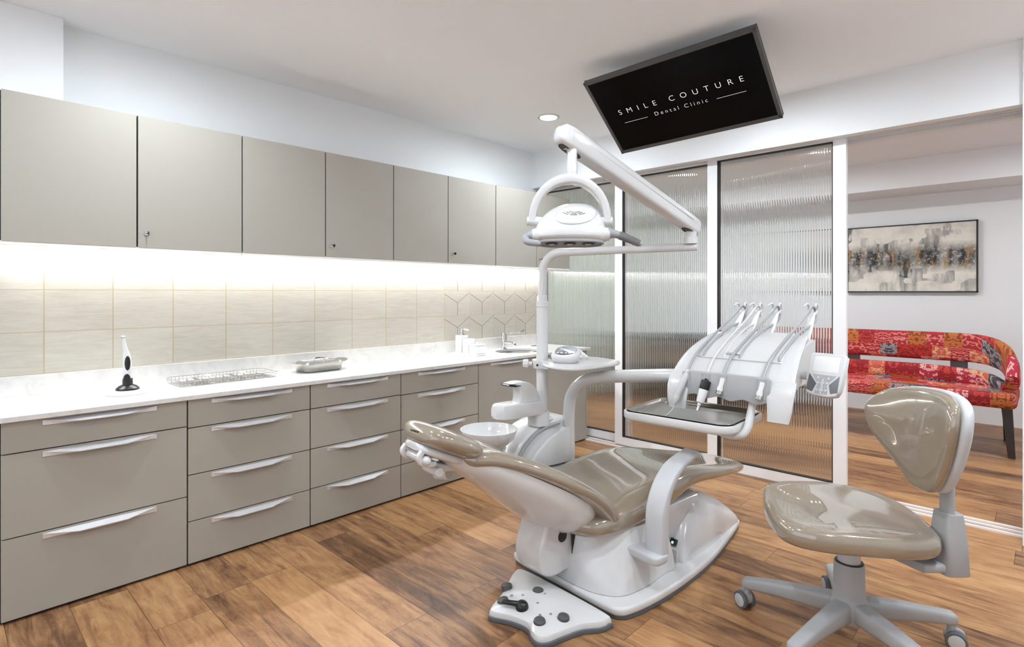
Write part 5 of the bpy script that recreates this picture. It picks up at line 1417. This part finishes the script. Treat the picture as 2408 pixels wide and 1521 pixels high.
for z, l_, r_, th_ in stations(rows, 4):
    cw, hw_ = (l_ + r_) / 2, (r_ - l_) / 2
    rings.append([bp_(cw + x, 0.016 + y, z) for x, y in sring(48, hw_, th_, 2.6)])
    rings2.append([bp_(cw + x * 1.03, -0.014 + y * 0.8, z) for x, y in sring(48, hw_, max(th_, 0.012), 3)])
MB().loft(rings).build('backrest', M['vinyl'], t, smooth=70)
MB().loft(rings2).build('back_shell', M['grey'], t, smooth=60)
PB = BC - bn * 0.062
MB().tube([PB + Vector((0, 0, 0.44)), PB + Vector((0, 0, 0.70))], 0.026, 20, sx=1.0, sy=0.6, up=bn).build('post', M['stoolgrey'], t)
rings = [[PB - bn * 0.004 + bw_ * (x * a_) + bn * (y * b_) + Vector((0, 0, z)) for x, y in sring(28, 1, 1, 5)] for z, a_, b_ in ((0.345, 0.046, 0.040), (0.35, 0.048, 0.042), (0.45, 0.045, 0.036), (0.525, 0.038, 0.028), (0.535, 0.036, 0.026))]
MB().loft(rings).build('back_bracket', M['stoolgrey'], t, smooth=45)
MB().band([PB + bn * 0.01 + Vector((0, 0, 0.366)), PB + bn * 0.10 + Vector((0, 0, 0.366)), Vector((0.08, 0.0, 0.372))], (-bn.y, bn.x, 0), 0.075, 0.03).build('seat_bar', M['stoolgrey'], t, smooth=45)

# ------------------------------------------------------------------ waiting room: bench, picture, desk, socket
t = thing('bench', 'red patchwork upholstered bench against the waiting room wall', 'bench', (-0.93, 5.9, 0))
def Bn(x, y, z): return (x + 0.93, y - 5.9, z)
MB().slab(rrect(-1.70 + 0.93, -0.155 + 0.93, 5.585 - 5.9, 6.22 - 5.9, 0.05), 0.362, 0.472, 0.035, 4).build('seat', M['patch'], t, smooth=60)
def swept(path, hs, ths, name):
    P = smp(path, 8); n = len(P); rings = []
    for i in range(n):
        T_ = (P[min(i + 1, n - 1)] - P[max(i - 1, 0)]).normalized()
        k = i / (n - 1) * (len(hs) - 1); j = min(int(k), len(hs) - 2)
        h = lerp(hs[j], hs[j + 1], k - j); th_ = lerp(ths[j], ths[j + 1], k - j)
        side = T_.cross(Vector((0, 0, 1))).normalized(); up_ = side.cross(T_).normalized()
        if up_.z < 0: up_ = -up_
        rings.append([P[i] + side * x + up_ * y - side * 0.0 for x, y in sring(28, th_ / 2, h / 2, 3.2)])
    return MB().loft(rings).build(name, M['patch'], t, smooth=60)
swept([Bn(-1.70, 6.20, 0.765), Bn(-1.2, 6.21, 0.765), Bn(-0.75, 6.21, 0.765), Bn(-0.42, 6.19, 0.760), Bn(-0.26, 6.07, 0.715), Bn(-0.195, 5.90, 0.635), Bn(-0.185, 5.76, 0.575), Bn(-0.185, 5.70, 0.55)],
      [0.25, 0.25, 0.25, 0.245, 0.22, 0.18, 0.15, 0.12], [0.08, 0.08, 0.08, 0.08, 0.08, 0.085, 0.09, 0.08], 'backrest')
swept([Bn(-1.70, 6.13, 0.528), Bn(-1.2, 6.14, 0.528), Bn(-0.75, 6.14, 0.528), Bn(-0.42, 6.10, 0.515), Bn(-0.28, 5.98, 0.49), Bn(-0.22, 5.84, 0.47)],
      [0.15, 0.155, 0.155, 0.145, 0.11, 0.06], [0.10, 0.10, 0.10, 0.10, 0.09, 0.06], 'lumbar_band')
for x in (-1.36, -0.55):
    MB().box(x + 0.93 - 0.06, x + 0.93 + 0.06, 6.215 - 5.9, 6.235 - 5.9, 0.40, 0.80).build('back_slat', M['slat'], t, smooth=0)
for x, y, dx, dy in ((-0.215, 5.645, 0.03, -0.05), (-0.235, 6.17, 0.0, 0.07), (-1.62, 5.645, -0.03, -0.05), (-1.62, 6.17, -0.02, 0.07)):
    MB().loft([[Bn(x + dx * k + q * px, y + dy * k + q * py, z) for px, py in ((-1, -1), (1, -1), (1, 1), (-1, 1))] for z, k, q in ((0.375, 0, 0.032), (0.0, 1, 0.021))]).build('leg', M['darkwood'], t, smooth=0, bevel=0.003)

t = thing('picture', 'abstract black, white and ochre picture in a thin black frame on the waiting room wall', 'picture', (-1.01, YW - 0.04, 1.588))
hw, hh = 0.545, 0.345
b = MB()
for x0, x1, z0, z1 in ((-hw, hw, -hh, -hh + 0.012), (-hw, hw, hh - 0.012, hh), (-hw, -hw + 0.012, -hh, hh), (hw - 0.012, hw, -hh, hh)):
    b.box(x0, x1, -0.005, 0.039, z0, z1)
b.build('picture_frame', M['frameblack'], t, smooth=0)
MB().box(-hw + 0.011, hw - 0.011, 0.0, 0.03, -hh + 0.011, hh - 0.011).build('canvas', M['painting'], t, smooth=0)

t = thing('wall_socket', 'white wall socket half hidden behind the right end of the bench', 'socket', (-0.235, YW - 0.001, 0.535))
MB().slab(rrect(-0.04, 0.04, -0.06, 0.06, 0.006), -0.012, 0.0, 0.003, f=lambda x, z, y: (x, y, z)).build('plate', M['socket'], t)
MB().box(-0.022, 0.022, -0.0145, -0.011, -0.03, 0.03).build('insert', M['socket'], t, smooth=0)

t = thing('reception_desk', 'dark brown desk blurred behind the middle ribbed glass door', 'desk', (-3.1, 6.1, 0))
MB().box(-0.75, 0.75, -0.30, 0.35, 0.0, 0.60).build('desk_body', M['deskdark'], t, smooth=0)
MB().box(-0.75, 0.75, -0.32, -0.295, 0.42, 0.70).build('front_panel', M['desk'], t, smooth=0)
MB().box(-0.78, 0.78, -0.36, 0.37, 0.70, 0.74).build('desk_top', M['deskdark'], t, smooth=0, bevel=0.004)
MB().box(-0.70, 0.70, -0.28, 0.33, 0.60, 0.70).build('drawer_block', M['deskdark'], t, smooth=0)
